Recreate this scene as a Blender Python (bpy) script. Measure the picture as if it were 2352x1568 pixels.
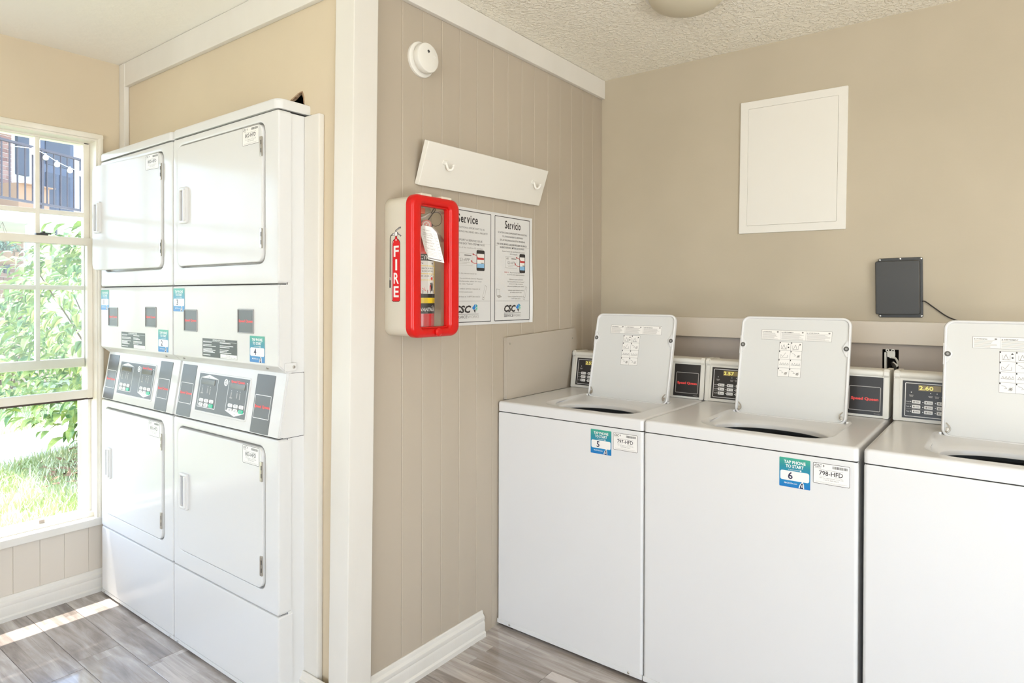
import bpy, bmesh, math, random
from mathutils import Matrix, Vector
random.seed(7)
for o in list(bpy.data.objects):
    bpy.data.objects.remove(o)
S = bpy.context.scene
COL = S.collection
PI = math.pi
R = math.radians

# ------------------------------------------------------------------ camera
cam = bpy.data.cameras.new('camera')
cam.sensor_width = 36.0
cam.lens = 1479.0 / 2352 * 36
cam.shift_y = (694.7 - 784.0) / 2352
cam.clip_start = 0.05
camo = bpy.data.objects.new('camera', cam)
COL.objects.link(camo)
yaw, pitch, roll = .6501, -.0079, .0025
fw = Vector((-math.sin(yaw) * math.cos(pitch), math.cos(yaw) * math.cos(pitch), math.sin(pitch)))
rt = Vector((math.cos(yaw), math.sin(yaw), 0))
up = rt.cross(fw)
r2 = rt * math.cos(roll) + up * math.sin(roll)
u2 = -rt * math.sin(roll) + up * math.cos(roll)
m = Matrix((r2, u2, -fw)).transposed().to_4x4()
m.translation = Vector((1.6107, -2.8626, 1.3186))
camo.matrix_world = m
S.camera = camo

# ------------------------------------------------------------------ world, sun, light, exposure
S.view_settings.view_transform = 'Standard'
S.view_settings.look = 'None'
S.view_settings.gamma = 1
S.view_settings.use_curve_mapping = False
S.view_settings.exposure = -1.22
W = bpy.data.worlds.new('world')
S.world = W
W.use_nodes = True
nt = W.node_tree
nt.nodes.clear()
sky = nt.nodes.new('ShaderNodeTexSky')
sky.sky_type = 'HOSEK_WILKIE'
sky.turbidity = 3.0
sky.sun_direction = Vector((-.28, -.12, .95)).normalized()
hs = nt.nodes.new('ShaderNodeHueSaturation')
hs.inputs['Saturation'].default_value = .75
bg = nt.nodes.new('ShaderNodeBackground')
bg.inputs['Strength'].default_value = 74.0
wo = nt.nodes.new('ShaderNodeOutputWorld')
nt.links.new(sky.outputs[0], hs.inputs['Color'])
nt.links.new(hs.outputs[0], bg.inputs[0])
nt.links.new(bg.outputs[0], wo.inputs[0])

def light(name, kind, loc, direction, energy, color, **kw):
    l = bpy.data.lights.new(name, kind)
    l.energy = energy
    l.color = color
    for k, v in kw.items():
        setattr(l, k, v)
    o = bpy.data.objects.new(name, l)
    COL.objects.link(o)
    o.location = loc
    o.rotation_euler = Vector(direction).to_track_quat('-Z', 'Y').to_euler()
    return o

light('sun', 'SUN', (-6, -2, 9), (.31, .06, -.95), 27.0, (1.0, .96, .90), angle=R(.6))
# daylight coming in through the large window and the glazed door behind the camera
DAY = (.93, .965, 1.0)
light('window_daylight', 'AREA', (2.2, -6.92, 1.35), (0, 1, .1), 24, DAY, shape='RECTANGLE', size=2.6, size_y=1.7)
light('door_daylight', 'AREA', (4.50, -3.3, 1.15), (-1, 0, 0), 9, DAY, shape='RECTANGLE', size=1.8, size_y=2.1)
# unseen upward lamps, added near the openings to brighten the ceiling
light('ceiling_fill_front', 'AREA', (3.0, -6.70, .60), (0, .25, .97), 280, (1.0, .97, .92), shape='RECTANGLE', size=2.6, size_y=.8)
light('ceiling_fill_right', 'AREA', (4.40, -2.9, .50), (-.1, .10, .98), 290, (1.0, .97, .92), shape='RECTANGLE', size=1.8, size_y=.9)
# two added fill lamps under the unseen ceiling, evening out walls and machine fronts
light('overhead_fill', 'AREA', (2.6, -5.0, 2.385), (0, 0, -1), 16, (.97, .98, 1.0), shape='RECTANGLE', size=1.2, size_y=.6)
light('overhead_fill', 'AREA', (3.5, -3.2, 2.385), (0, 0, -1), 16, (.97, .98, 1.0), shape='RECTANGLE', size=1.2, size_y=.6)
# ------------------------------------------------------------------ materials
def lin(c):
    return tuple(((x / 255) / 12.92 if x / 255 < .04045 else ((x / 255 + .055) / 1.055) ** 2.4) for x in c)

MATS = {}
def mat(name, rgb, rough=.5, metal=0.0, spec=.5, emit=None, coat=0.0):
    if name in MATS:
        return MATS[name]
    mt = bpy.data.materials.new(name)
    mt.use_nodes = True
    b = mt.node_tree.nodes['Principled BSDF']
    b.inputs['Base Color'].default_value = (*rgb, 1)
    b.inputs['Roughness'].default_value = rough
    b.inputs['Metallic'].default_value = metal
    b.inputs['Specular IOR Level'].default_value = spec
    b.inputs['Coat Weight'].default_value = coat
    if emit:
        b.inputs['Emission Color'].default_value = (*rgb, 1)
        b.inputs['Emission Strength'].default_value = emit
    MATS[name] = mt
    return mt

def tree(mt):
    t = mt.node_tree
    return t, t.nodes['Principled BSDF']

def noise_col(mt, c1, c2, scale=4.0, detail=4, stretch=(1, 1, 1), lo=.35, hi=.65, coord='Object'):
    t, b = tree(mt)
    tc = t.nodes.new('ShaderNodeTexCoord')
    mp = t.nodes.new('ShaderNodeMapping')
    mp.inputs['Scale'].default_value = stretch
    n = t.nodes.new('ShaderNodeTexNoise')
    n.inputs['Scale'].default_value = scale
    n.inputs['Detail'].default_value = detail
    rp = t.nodes.new('ShaderNodeValToRGB')
    rp.color_ramp.elements[0].position = lo
    rp.color_ramp.elements[1].position = hi
    rp.color_ramp.elements[0].color = (*c1, 1)
    rp.color_ramp.elements[1].color = (*c2, 1)
    t.links.new(tc.outputs[coord], mp.inputs[0])
    t.links.new(mp.outputs[0], n.inputs['Vector'])
    t.links.new(n.outputs['Fac'], rp.inputs[0])
    t.links.new(rp.outputs[0], b.inputs['Base Color'])
    return mt

def bump(mt, scale=60, strength=.2, dist=.002, kind='noise', detail=3, stretch=(1, 1, 1)):
    t, b = tree(mt)
    tc = t.nodes.new('ShaderNodeTexCoord')
    mp = t.nodes.new('ShaderNodeMapping')
    mp.inputs['Scale'].default_value = stretch
    n = t.nodes.new('ShaderNodeTexNoise' if kind == 'noise' else 'ShaderNodeTexVoronoi')
    n.inputs['Scale'].default_value = scale
    if kind == 'noise':
        n.inputs['Detail'].default_value = detail
    bp = t.nodes.new('ShaderNodeBump')
    bp.inputs['Strength'].default_value = strength
    bp.inputs['Distance'].default_value = dist
    t.links.new(tc.outputs['Object'], mp.inputs[0])
    t.links.new(mp.outputs[0], n.inputs['Vector'])
    t.links.new(n.outputs[0], bp.inputs['Height'])
    t.links.new(bp.outputs[0], b.inputs['Normal'])
    return mt

WALLC = (.49, .422, .315)
m_wall = mat('wall_paint', WALLC, .55, spec=.3)
noise_col(m_wall, tuple(c * .96 for c in WALLC), tuple(min(1, c * 1.04) for c in WALLC), 2.2, 3)
bump(m_wall, 90, .12, .002)
WALLC_LIT = (.64, .535, .385)  # same wall paint, lightened and warmed to carry the brighter alcove light
m_wall_lit = mat('lit_wall_paint', WALLC_LIT, .5, spec=.3)
noise_col(m_wall_lit, tuple(c * .97 for c in WALLC_LIT), tuple(c * 1.03 for c in WALLC_LIT), 2.0, 3)
bump(m_wall_lit, 70, .12, .002)
m_low = mat('lower_wall_paint', (.37, .31, .255), .6, spec=.3)
noise_col(m_low, (.43, .37, .32), (.50, .43, .37), 3.5, 4, (1, 1, .3))
m_panel = mat('panel_paint', (.47, .40, .30), .5, spec=.3)
noise_col(m_panel, (.435, .37, .288), (.475, .405, .318), 2.5, 4, (1, 1, .25))
m_apron = mat('apron_paint', (.64, .575, .49), .5, spec=.3)
m_trim = mat('trim_paint', (.83, .775, .675), .38)
noise_col(m_trim, (.71, .67, .60), (.745, .705, .64), 5, 4, (1, 1, .4))
bump(m_trim, 45, .12, .002, stretch=(3, 3, .5))
m_frame = mat('window_frame_paint', (.80, .745, .635), .4)
noise_col(m_frame, (.76, .70, .58), (.84, .785, .68), 6, 4)
m_ceil = mat('ceiling_texture', (.95, .895, .77), .8, spec=.2)
t_, b_ = tree(m_ceil)
tc = t_.nodes.new('ShaderNodeTexCoord')
n1 = t_.nodes.new('ShaderNodeTexNoise'); n1.inputs['Scale'].default_value = 62; n1.inputs['Detail'].default_value = 3; n1.inputs['Distortion'].default_value = .6
rp = t_.nodes.new('ShaderNodeValToRGB'); rp.color_ramp.elements[0].position = .46; rp.color_ramp.elements[1].position = .62
bp_ = t_.nodes.new('ShaderNodeBump'); bp_.inputs['Strength'].default_value = .6; bp_.inputs['Distance'].default_value = .007
t_.links.new(tc.outputs['Object'], n1.inputs['Vector']); t_.links.new(n1.outputs['Fac'], rp.inputs[0])
t_.links.new(rp.outputs[0], bp_.inputs['Height']); t_.links.new(bp_.outputs[0], b_.inputs['Normal'])
m_ceil2 = mat('ceiling_smooth', (.93, .89, .80), .8, spec=.2)
bump(m_ceil2, 22, .35, .006, detail=4)

m_enamel = mat('white_enamel', (.71, .695, .672), .13, spec=.12)
m_enamel2 = mat('washer_enamel', (.72, .705, .69), .24)
m_plast = mat('offwhite_plastic', (.77, .735, .66), .35)
m_lidin = mat('lid_inner', (.66, .65, .62), .28)
m_gap = mat('dark_gap', (.02, .018, .016), .8)
m_grey = mat('grey_overlay', (.105, .10, .098), .38)
m_black = mat('black_overlay', (.028, .024, .022), .35)
m_black2 = mat('black_plastic', (.045, .043, .04), .45)
bump(m_black2, 400, .15, .0005)
m_greyframe = mat('grey_bezel', (.30, .29, .28), .4)
m_steel = mat('steel', (.55, .53, .50), .28, metal=1)
m_hinge = mat('hinge_steel', (.46, .42, .36), .35, metal=.9)
m_tub = mat('tub_grey', (.24, .25, .26), .3)
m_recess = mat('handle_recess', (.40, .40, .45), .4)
m_red = mat('red_plastic', (.60, .006, .004), .28, spec=.4)
m_cream = mat('cream_plastic', (.93, .88, .73), .35)
m_red2 = mat('extinguisher_red', (.62, .012, .02), .2, coat=.3)
t_, b_ = tree(m_cream)
tl_ = t_.nodes.new('ShaderNodeBsdfTranslucent'); tl_.inputs[0].default_value = (.86, .76, .58, 1)
mxs = t_.nodes.new('ShaderNodeMixShader'); mxs.inputs[0].default_value = .32
t_.links.new(b_.outputs[0], mxs.inputs[1]); t_.links.new(tl_.outputs[0], mxs.inputs[2])
t_.links.new(mxs.outputs[0], [n for n in t_.nodes if n.type == 'OUTPUT_MATERIAL'][0].inputs[0])
m_white = mat('white_paint', (.76, .725, .655), .4)
m_board = mat('primed_board', (.77, .73, .655), .5)
m_disp = mat('display_glass', (.10, .085, .05), .2)
m_digit = mat('lit_digits', (.95, .85, .22), .4, emit=.8)
m_wood = mat('torn_drywall', (.45, .28, .15), .9)
noise_col(m_wood, (.16, .08, .04), (.55, .38, .24), 60, 4)
m_void = mat('dark_void', (.02, .012, .008), .95)
# print inks
m_paper = mat('paper', (.83, .80, .755), .45)
m_poster = mat('poster_paper', (.71, .695, .675), .4)
m_ink = mat('ink_black', (.03, .025, .025), .5)
m_inkg = mat('ink_grey', (.22, .20, .185), .5)
m_inkl = mat('ink_light_grey', (.45, .42, .39), .5)
m_inkw = mat('ink_white', (.85, .83, .80), .45)
m_inkn = mat('ink_navy', (.025, .02, .06), .5)
m_inkr = mat('ink_red', (.80, .07, .06), .45)
m_inkdr = mat('ink_dark_red', (.55, .03, .03), .45)
m_inkblue = mat('ink_blue', (.02, .22, .62), .4)
m_inksky = mat('ink_sky', (.25, .48, .72), .4)
m_inkgreen = mat('ink_green', (.03, .55, .30), .4)
m_inkteal = mat('ink_teal', (.03, .36, .42), .4)
m_inkyel = mat('ink_yellow', (.88, .62, .02), .4)
m_pink = mat('gauge_pink', (.72, .30, .28), .3)
m_tapgrad = mat('tap_gradient', (.05, .3, .5), .35)
t_, b_ = tree(m_tapgrad)
tc = t_.nodes.new('ShaderNodeTexCoord'); sx = t_.nodes.new('ShaderNodeSeparateXYZ')
rp = t_.nodes.new('ShaderNodeValToRGB')
cr = rp.color_ramp
cr.elements[0].position = 0; cr.elements[0].color = (.006, .16, .46, 1)
cr.elements[1].position = 1; cr.elements[1].color = (.05, .36, .24, 1)
e = cr.elements.new(.35); e.color = (.008, .24, .46, 1)
e = cr.elements.new(.70); e.color = (.02, .24, .30, 1)
t_.links.new(tc.outputs['Generated'], sx.inputs[0]); t_.links.new(sx.outputs[2], rp.inputs[0]); t_.links.new(rp.outputs[0], b_.inputs['Base Color'])

def glass(name, tint=(1, 1, 1), refl=1.0, haze=0.0):
    mt = bpy.data.materials.new(name)
    mt.use_nodes = True
    t = mt.node_tree
    t.nodes.clear()
    tr = t.nodes.new('ShaderNodeBsdfTransparent'); tr.inputs[0].default_value = (*tint, 1)
    gl = t.nodes.new('ShaderNodeBsdfGlossy'); gl.inputs['Roughness'].default_value = .03
    fr = t.nodes.new('ShaderNodeFresnel'); fr.inputs[0].default_value = 1.35
    mx = t.nodes.new('ShaderNodeMixShader'); ou = t.nodes.new('ShaderNodeOutputMaterial')
    ml = t.nodes.new('ShaderNodeMath'); ml.operation = 'MULTIPLY'; ml.inputs[1].default_value = refl
    t.links.new(fr.outputs[0], ml.inputs[0]); t.links.new(ml.outputs[0], mx.inputs[0])
    if haze:  # translucent white mix imitates glare haze over the view outside
        ts = t.nodes.new('ShaderNodeBsdfTranslucent'); ts.inputs[0].default_value = (.9, .92, .93, 1)
        m2 = t.nodes.new('ShaderNodeMixShader'); m2.inputs[0].default_value = haze
        t.links.new(tr.outputs[0], m2.inputs[1]); t.links.new(ts.outputs[0], m2.inputs[2]); tr = m2
    t.links.new(tr.outputs[0], mx.inputs[1]); t.links.new(gl.outputs[0], mx.inputs[2]); t.links.new(mx.outputs[0], ou.inputs[0])
    return mt
m_glass = glass('window_glass', (.97, .98, .97), .8, .025)
m_acrylic = glass('clear_acrylic', (.97, .96, .95), .6)

# floor planks: grey-brown printed vinyl with narrower printed staves inside every plank
m_floor = mat('vinyl_plank', (.3, .27, .25), .2, spec=.6, coat=.5)
t_, b_ = tree(m_floor)
L = t_.links.new
tc = t_.nodes.new('ShaderNodeTexCoord'); oi = t_.nodes.new('ShaderNodeObjectInfo')
ad = t_.nodes.new('ShaderNodeVectorMath'); ad.operation = 'ADD'
cv = t_.nodes.new('ShaderNodeCombineXYZ')
mu = t_.nodes.new('ShaderNodeMath'); mu.operation = 'MULTIPLY'; mu.inputs[1].default_value = 37.0
L(oi.outputs['Random'], mu.inputs[0]); L(mu.outputs[0], cv.inputs[0]); L(mu.outputs[0], cv.inputs[2])
L(tc.outputs['Object'], ad.inputs[0]); L(cv.outputs[0], ad.inputs[1])
mp = t_.nodes.new('ShaderNodeMapping'); mp.inputs['Scale'].default_value = (1.0, 9.0, 1.0)
L(ad.outputs[0], mp.inputs[0])
ng = t_.nodes.new('ShaderNodeTexNoise'); ng.inputs['Scale'].default_value = 3.2; ng.inputs['Detail'].default_value = 7; ng.inputs['Roughness'].default_value = .62; ng.inputs['Distortion'].default_value = .5
L(mp.outputs[0], ng.inputs['Vector'])
# staves
br = t_.nodes.new('ShaderNodeTexBrick')
br.offset = .37
br.inputs['Color1'].default_value = (0, 0, 0, 1); br.inputs['Color2'].default_value = (1, 1, 1, 1); br.inputs['Mortar'].default_value = (.3, .3, .3, 1)
br.inputs['Scale'].default_value = 1.0; br.inputs['Brick Width'].default_value = .46; br.inputs['Row Height'].default_value = .0473; br.inputs['Mortar Size'].default_value = .0006; br.inputs['Bias'].default_value = 0
L(ad.outputs[0], br.inputs['Vector'])
mx = t_.nodes.new('ShaderNodeMath'); mx.operation = 'MULTIPLY_ADD'; mx.inputs[1].default_value = .26
L(br.outputs['Color'], mx.inputs[0]); L(ng.outputs['Fac'], mx.inputs[2])
m3 = t_.nodes.new('ShaderNodeMath'); m3.operation = 'MULTIPLY_ADD'; m3.inputs[1].default_value = .16
L(oi.outputs['Random'], m3.inputs[0]); L(mx.outputs[0], m3.inputs[2])
rp = t_.nodes.new('ShaderNodeValToRGB'); cr = rp.color_ramp
cr.elements[0].position = .36; cr.elements[0].color = (.15, .12, .102, 1)
cr.elements[1].position = .98; cr.elements[1].color = (.62, .565, .53, 1)
e = cr.elements.new(.58); e.color = (.27, .225, .198, 1)
e = cr.elements.new(.76); e.color = (.41, .36, .325, 1)
L(m3.outputs[0], rp.inputs[0]); L(rp.outputs[0], b_.inputs['Base Color'])
bm_ = t_.nodes.new('ShaderNodeBump'); bm_.inputs['Strength'].default_value = .12; bm_.inputs['Distance'].default_value = .001
L(ng.outputs['Fac'], bm_.inputs['Height']); L(bm_.outputs[0], b_.inputs['Normal'])

# outdoors
m_grass = mat('grass_blades', (.30, .42, .09), .6)
noise_col(m_grass, (.42, .50, .24), (.68, .70, .46), 3, 3)
m_soil = mat('lawn_soil', (.30, .33, .13), .9)
noise_col(m_soil, (.42, .48, .27), (.58, .60, .40), 5, 4)
m_conc = mat('concrete', (.72, .70, .66), .8)
m_leaf = mat('leaf_green', (.20, .36, .07), .4)
t_, b_ = tree(m_leaf)
oi = t_.nodes.new('ShaderNodeObjectInfo'); rp = t_.nodes.new('ShaderNodeValToRGB')
rp.color_ramp.elements[0].color = (.15, .27, .09, 1); rp.color_ramp.elements[1].color = (.52, .58, .17, 1)
t_.links.new(oi.outputs['Random'], rp.inputs[0]); t_.links.new(rp.outputs[0], b_.inputs['Base Color'])
m_leaf2 = mat('foliage_green', (.16, .31, .07), .45)
noise_col(m_leaf2, (.11, .22, .07), (.44, .52, .15), 9, 2)
m_bark = mat('bark', (.16, .10, .06), .9)
m_brick = mat('brick_red', (.47, .27, .20), .85)
t_, b_ = tree(m_brick)
oi = t_.nodes.new('ShaderNodeObjectInfo'); rp = t_.nodes.new('ShaderNodeValToRGB')
rp.color_ramp.elements[0].color = (.18, .075, .055, 1); rp.color_ramp.elements[1].color = (.36, .20, .15, 1)
t_.links.new(oi.outputs['Random'], rp.inputs[0]); t_.links.new(rp.outputs[0], b_.inputs['Base Color'])
m_mortar = mat('mortar', (.62, .55, .48), .9)
m_extwhite = mat('exterior_white', (.80, .79, .76), .6)
m_door = mat('door_blue', (.035, .045, .085), .4)
m_door2 = mat('shutter_blue', (.025, .03, .055), .5)
m_rail = mat('railing_paint', (.05, .035, .05), .5)
m_bulb = mat('bulb_white', (.85, .78, .68), .3)
m_terra = mat('coir_basket', (.30, .16, .10), .9)
m_card = mat('cardboard', (.42, .24, .13), .8)
m_darkgrey = mat('dark_grey_fabric', (.08, .08, .085), .8)
m_mulch = mat('mulch', (.30, .17, .10), .95)
m_flower = mat('red_petals', (.75, .05, .06), .5)

# ------------------------------------------------------------------ mesh helpers
def finish(name, bm, mats, parent=None, M=None, label=None, angle=35, recalc=True):
    if recalc:
        bmesh.ops.recalc_face_normals(bm, faces=bm.faces)
    me = bpy.data.meshes.new(name)
    bm.to_mesh(me)
    bm.free()
    if not isinstance(mats, (list, tuple)):
        mats = [mats]
    for x in mats:
        me.materials.append(x)
    if angle:
        me.polygons.foreach_set('use_smooth', [True] * len(me.polygons))
        me.set_sharp_from_angle(angle=R(angle))
    o = bpy.data.objects.new(name, me)
    COL.objects.link(o)
    if angle:
        wn = o.modifiers.new('weighted_normals', 'WEIGHTED_NORMAL')
        wn.mode = 'FACE_AREA'
        wn.keep_sharp = True
    if parent:
        o.parent = parent
    if M is not None:
        o.matrix_local = M
    if label:
        o['label'] = label
    return o

def thing(name, label, cat, loc=(0, 0, 0), rz=0.0, group=None, sx=1.0):
    o = bpy.data.objects.new(name, None)
    o.empty_display_size = .05
    COL.objects.link(o)
    o.location = loc
    o.rotation_euler = (0, 0, rz)
    o.scale = (sx, 1, 1)
    o['label'] = label
    o['category'] = cat
    if group:
        o['group'] = group
    return o

def struct(o):
    o['kind'] = 'structure'
    return o

def sempty(name, loc=(0, 0, 0)):
    o = bpy.data.objects.new(name, None)
    o.empty_display_size = .05
    COL.objects.link(o)
    o.location = loc
    o['kind'] = 'structure'
    return o

def frame_m(o, u, v):
    u = Vector(u).normalized(); v = Vector(v).normalized()
    n = u.cross(v)
    M = Matrix((u, v, n)).transposed().to_4x4()
    M.translation = Vector(o)
    return M

FRONT = frame_m((0, 0, 0), (1, 0, 0), (0, 0, 1))       # u right, v up, n towards -Y
SIDEX = frame_m((0, 0, 0), (0, 1, 0), (0, 0, 1))       # faces +X, u along +Y
TOP = Matrix.Identity(4)
def front(x=0, y=0, z=0): return Matrix.Translation((x, y, z)) @ FRONT
def side(x=0, y=0, z=0): return Matrix.Translation((x, y, z)) @ SIDEX

def rr(u0, u1, v0, v1, r, n=4):
    r = max(1e-5, min(r, (u1 - u0) / 2 - 1e-6, (v1 - v0) / 2 - 1e-6))
    out = []
    for cx, cy, a0 in ((u1 - r, v1 - r, 0), (u0 + r, v1 - r, 90), (u0 + r, v0 + r, 180), (u1 - r, v0 + r, 270)):
        for i in range(n + 1):
            a = R(a0 + 90 * i / n)
            out.append((cx + r * math.cos(a), cy + r * math.sin(a)))
    return out

def dens(pts, n, m=9):
    """more points on the four straight sides of a rounded rectangle"""
    out = []
    k = len(pts)
    for i, p in enumerate(pts):
        out.append(p)
        if i % (n + 1) == n:
            q = pts[(i + 1) % k]
            out += [(p[0] + (q[0] - p[0]) * j / m, p[1] + (q[1] - p[1]) * j / m) for j in range(1, m)]
    return out

def ellip(cu, cv, ru, rv, like):
    us = [p[0] for p in like]; vs = [p[1] for p in like]
    mu_, mv_ = (min(us) + max(us)) / 2, (min(vs) + max(vs)) / 2
    hu, hv = (max(us) - min(us)) / 2, (max(vs) - min(vs)) / 2
    return [(cu + ru * math.cos(a), cv + rv * math.sin(a)) for a in (math.atan2((p[1] - mv_) / hv, (p[0] - mu_) / hu) for p in like)]

def loft(bm, loops, caps=(True, True), M=None, mi=0, closed=False):
    """loops: list of (points2d, n)"""
    M = M or Matrix.Identity(4)
    vs = [[bm.verts.new(M @ Vector((p[0], p[1], n))) for p in pts] for pts, n in loops]
    k = len(vs[0])
    seq = list(zip(vs, vs[1:])) + ([(vs[-1], vs[0])] if closed else [])
    for a, b in seq:
        for i in range(k):
            f = bm.faces.new((a[i], a[(i + 1) % k], b[(i + 1) % k], b[i]))
            f.material_index = mi
    if not closed:
        if caps[0]:
            bm.faces.new(list(reversed(vs[0]))).material_index = mi
        if caps[1]:
            bm.faces.new(vs[-1]).material_index = mi

def plate(bm, u0, u1, v0, v1, n0, n1, r=.004, b=.002, M=None, mi=0, seg=3):
    f = lambda d, rd: rr(u0 + d, u1 - d, v0 + d, v1 - d, max(r - rd, .0002), seg)
    s = 1 if n1 > n0 else -1
    loft(bm, [(f(0, 0), n0), (f(0, 0), n1 - s * b), (f(b * .3, b * .3), n1 - s * b * .3), (f(b, b), n1)], (True, True), M, mi)

def ring(bm, out, inn, n0, n1, ro=.01, ri=.01, b=.002, M=None, mi=0, seg=4):
    o = lambda d: rr(out[0] + d, out[1] - d, out[2] + d, out[3] - d, max(ro - d, .0002), seg)
    i = lambda d: rr(inn[0] - d, inn[1] + d, inn[2] - d, inn[3] + d, ri + d, seg)
    loft(bm, [(o(0), n0), (o(0), n1 - b), (o(b * .3), n1 - b * .3), (o(b), n1), (i(b), n1), (i(b * .3), n1 - b * .3), (i(0), n1 - b), (i(0), n0)], M=M, mi=mi, closed=True)

def box(bm, x0, x1, y0, y1, z0, z1, M=None, mi=0):
    M = M or Matrix.Identity(4)
    v = [bm.verts.new(M @ Vector((x, y, z))) for x in (x0, x1) for y in (y0, y1) for z in (z0, z1)]
    for a in ((0, 1, 3, 2), (4, 6, 7, 5), (0, 4, 5, 1), (2, 3, 7, 6), (0, 2, 6, 4), (1, 5, 7, 3)):
        bm.faces.new([v[i] for i in a]).material_index = mi

def bbox_(bm, x0, x1, y0, y1, z0, z1, b=.003, seg=2, M=None, mi=0):
    """box with all its edges rounded"""
    t = bmesh.new()
    box(t, x0, x1, y0, y1, z0, z1)
    bmesh.ops.bevel(t, geom=t.edges[:], offset=b, segments=seg, profile=.5, affect='EDGES')
    merge(bm, t, M, mi)

def merge(bm, t, M=None, mi=0):
    M = M or Matrix.Identity(4)
    mp_ = {v: bm.verts.new(M @ v.co) for v in t.verts}
    for f in t.faces:
        bm.faces.new([mp_[v] for v in f.verts]).material_index = mi
    t.free()

def extr(bm, prof, x0, x1, mi=0, M=None):
    """closed profile of (y,z) extruded along x"""
    M = M or Matrix.Identity(4)
    a = [bm.verts.new(M @ Vector((x0, p[0], p[1]))) for p in prof]
    b = [bm.verts.new(M @ Vector((x1, p[0], p[1]))) for p in prof]
    k = len(a)
    for i in range(k):
        bm.faces.new((a[i], a[(i + 1) % k], b[(i + 1) % k], b[i])).material_index = mi
    bm.faces.new(list(reversed(a))).material_index = mi
    bm.faces.new(b).material_index = mi

def poly_prism(bm, pts, n0, n1, M=None, mi=0):
    M = M or Matrix.Identity(4)
    a = [bm.verts.new(M @ Vector((p[0], p[1], n0))) for p in pts]
    b = [bm.verts.new(M @ Vector((p[0], p[1], n1))) for p in pts]
    k = len(a)
    for i in range(k):
        bm.faces.new((a[i], a[(i + 1) % k], b[(i + 1) % k], b[i])).material_index = mi
    bm.faces.new(list(reversed(a))).material_index = mi
    bm.faces.new(b).material_index = mi

def tube(bm, pts, r, n=8, mi=0, closed=False, taper=None):
    pts = [Vector(p) for p in pts]
    k = len(pts)
    rings = []
    prev = None
    for i, p in enumerate(pts):
        if closed:
            d = (pts[(i + 1) % k] - pts[i - 1]).normalized()
        else:
            d = (pts[min(i + 1, k - 1)] - pts[max(i - 1, 0)]).normalized()
        if prev is None:
            a = Vector((0, 0, 1)) if abs(d.z) < .9 else Vector((1, 0, 0))
            x = d.cross(a).normalized()
        else:
            x = (prev - d * prev.dot(d)).normalized()
        prev = x
        y = d.cross(x)
        rad = r * (taper[i] if taper else 1)
        rings.append([bm.verts.new(p + (x * math.cos(2 * PI * j / n) + y * math.sin(2 * PI * j / n)) * rad) for j in range(n)])
    seq = list(zip(rings, rings[1:])) + ([(rings[-1], rings[0])] if closed else [])
    for a, b in seq:
        for j in range(n):
            bm.faces.new((a[j], a[(j + 1) % n], b[(j + 1) % n], b[j])).material_index = mi
    if not closed:
        bm.faces.new(list(reversed(rings[0]))).material_index = mi
        bm.faces.new(rings[-1]).material_index = mi

def lathe(bm, prof, n=24, M=None, mi=0, cap=(True, True)):
    """profile of (radius, n) turned about the n axis"""
    circ = lambda r: [(r * math.cos(2 * PI * i / n), r * math.sin(2 * PI * i / n)) for i in range(n)]
    loft(bm, [(circ(r), h) for r, h in prof], cap, M, mi)

def curve_pts(ctrl, n=6):
    """Catmull-Rom through ctrl"""
    c = [Vector(p) for p in ctrl]
    c = [c[0] * 2 - c[1]] + c + [c[-1] * 2 - c[-2]]
    out = []
    for i in range(1, len(c) - 2):
        for j in range(n):
            t = j / n
            a, b, d, e = c[i - 1], c[i], c[i + 1], c[i + 2]
            out.append(.5 * ((2 * b) + (d - a) * t + (2 * a - 5 * b + 4 * d - e) * t * t + (3 * b - a - 3 * d + e) * t ** 3))
    out.append(c[-2])
    return out

# ------------------------------------------------------------------ flat print
_tc = {}
def glyphs(s, off=0.0, shear=0.0):
    key = (s, off, shear)
    if key not in _tc:
        cu = bpy.data.curves.new('t', 'FONT')
        cu.body = s
        cu.offset = off
        cu.shear = shear
        cu.resolution_u = 2
        cu.size = 1
        ob = bpy.data.objects.new('t', cu)
        COL.objects.link(ob)
        dg = bpy.context.evaluated_depsgraph_get()
        me = bpy.data.meshes.new_from_object(ob.evaluated_get(dg))
        vs = [(v.co.x, v.co.y) for v in me.vertices]
        fs = [tuple(p.vertices) for p in me.polygons]
        bpy.data.objects.remove(ob)
        bpy.data.curves.remove(cu)
        bpy.data.meshes.remove(me)
        _tc[key] = (vs, fs)
    return _tc[key]

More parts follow.
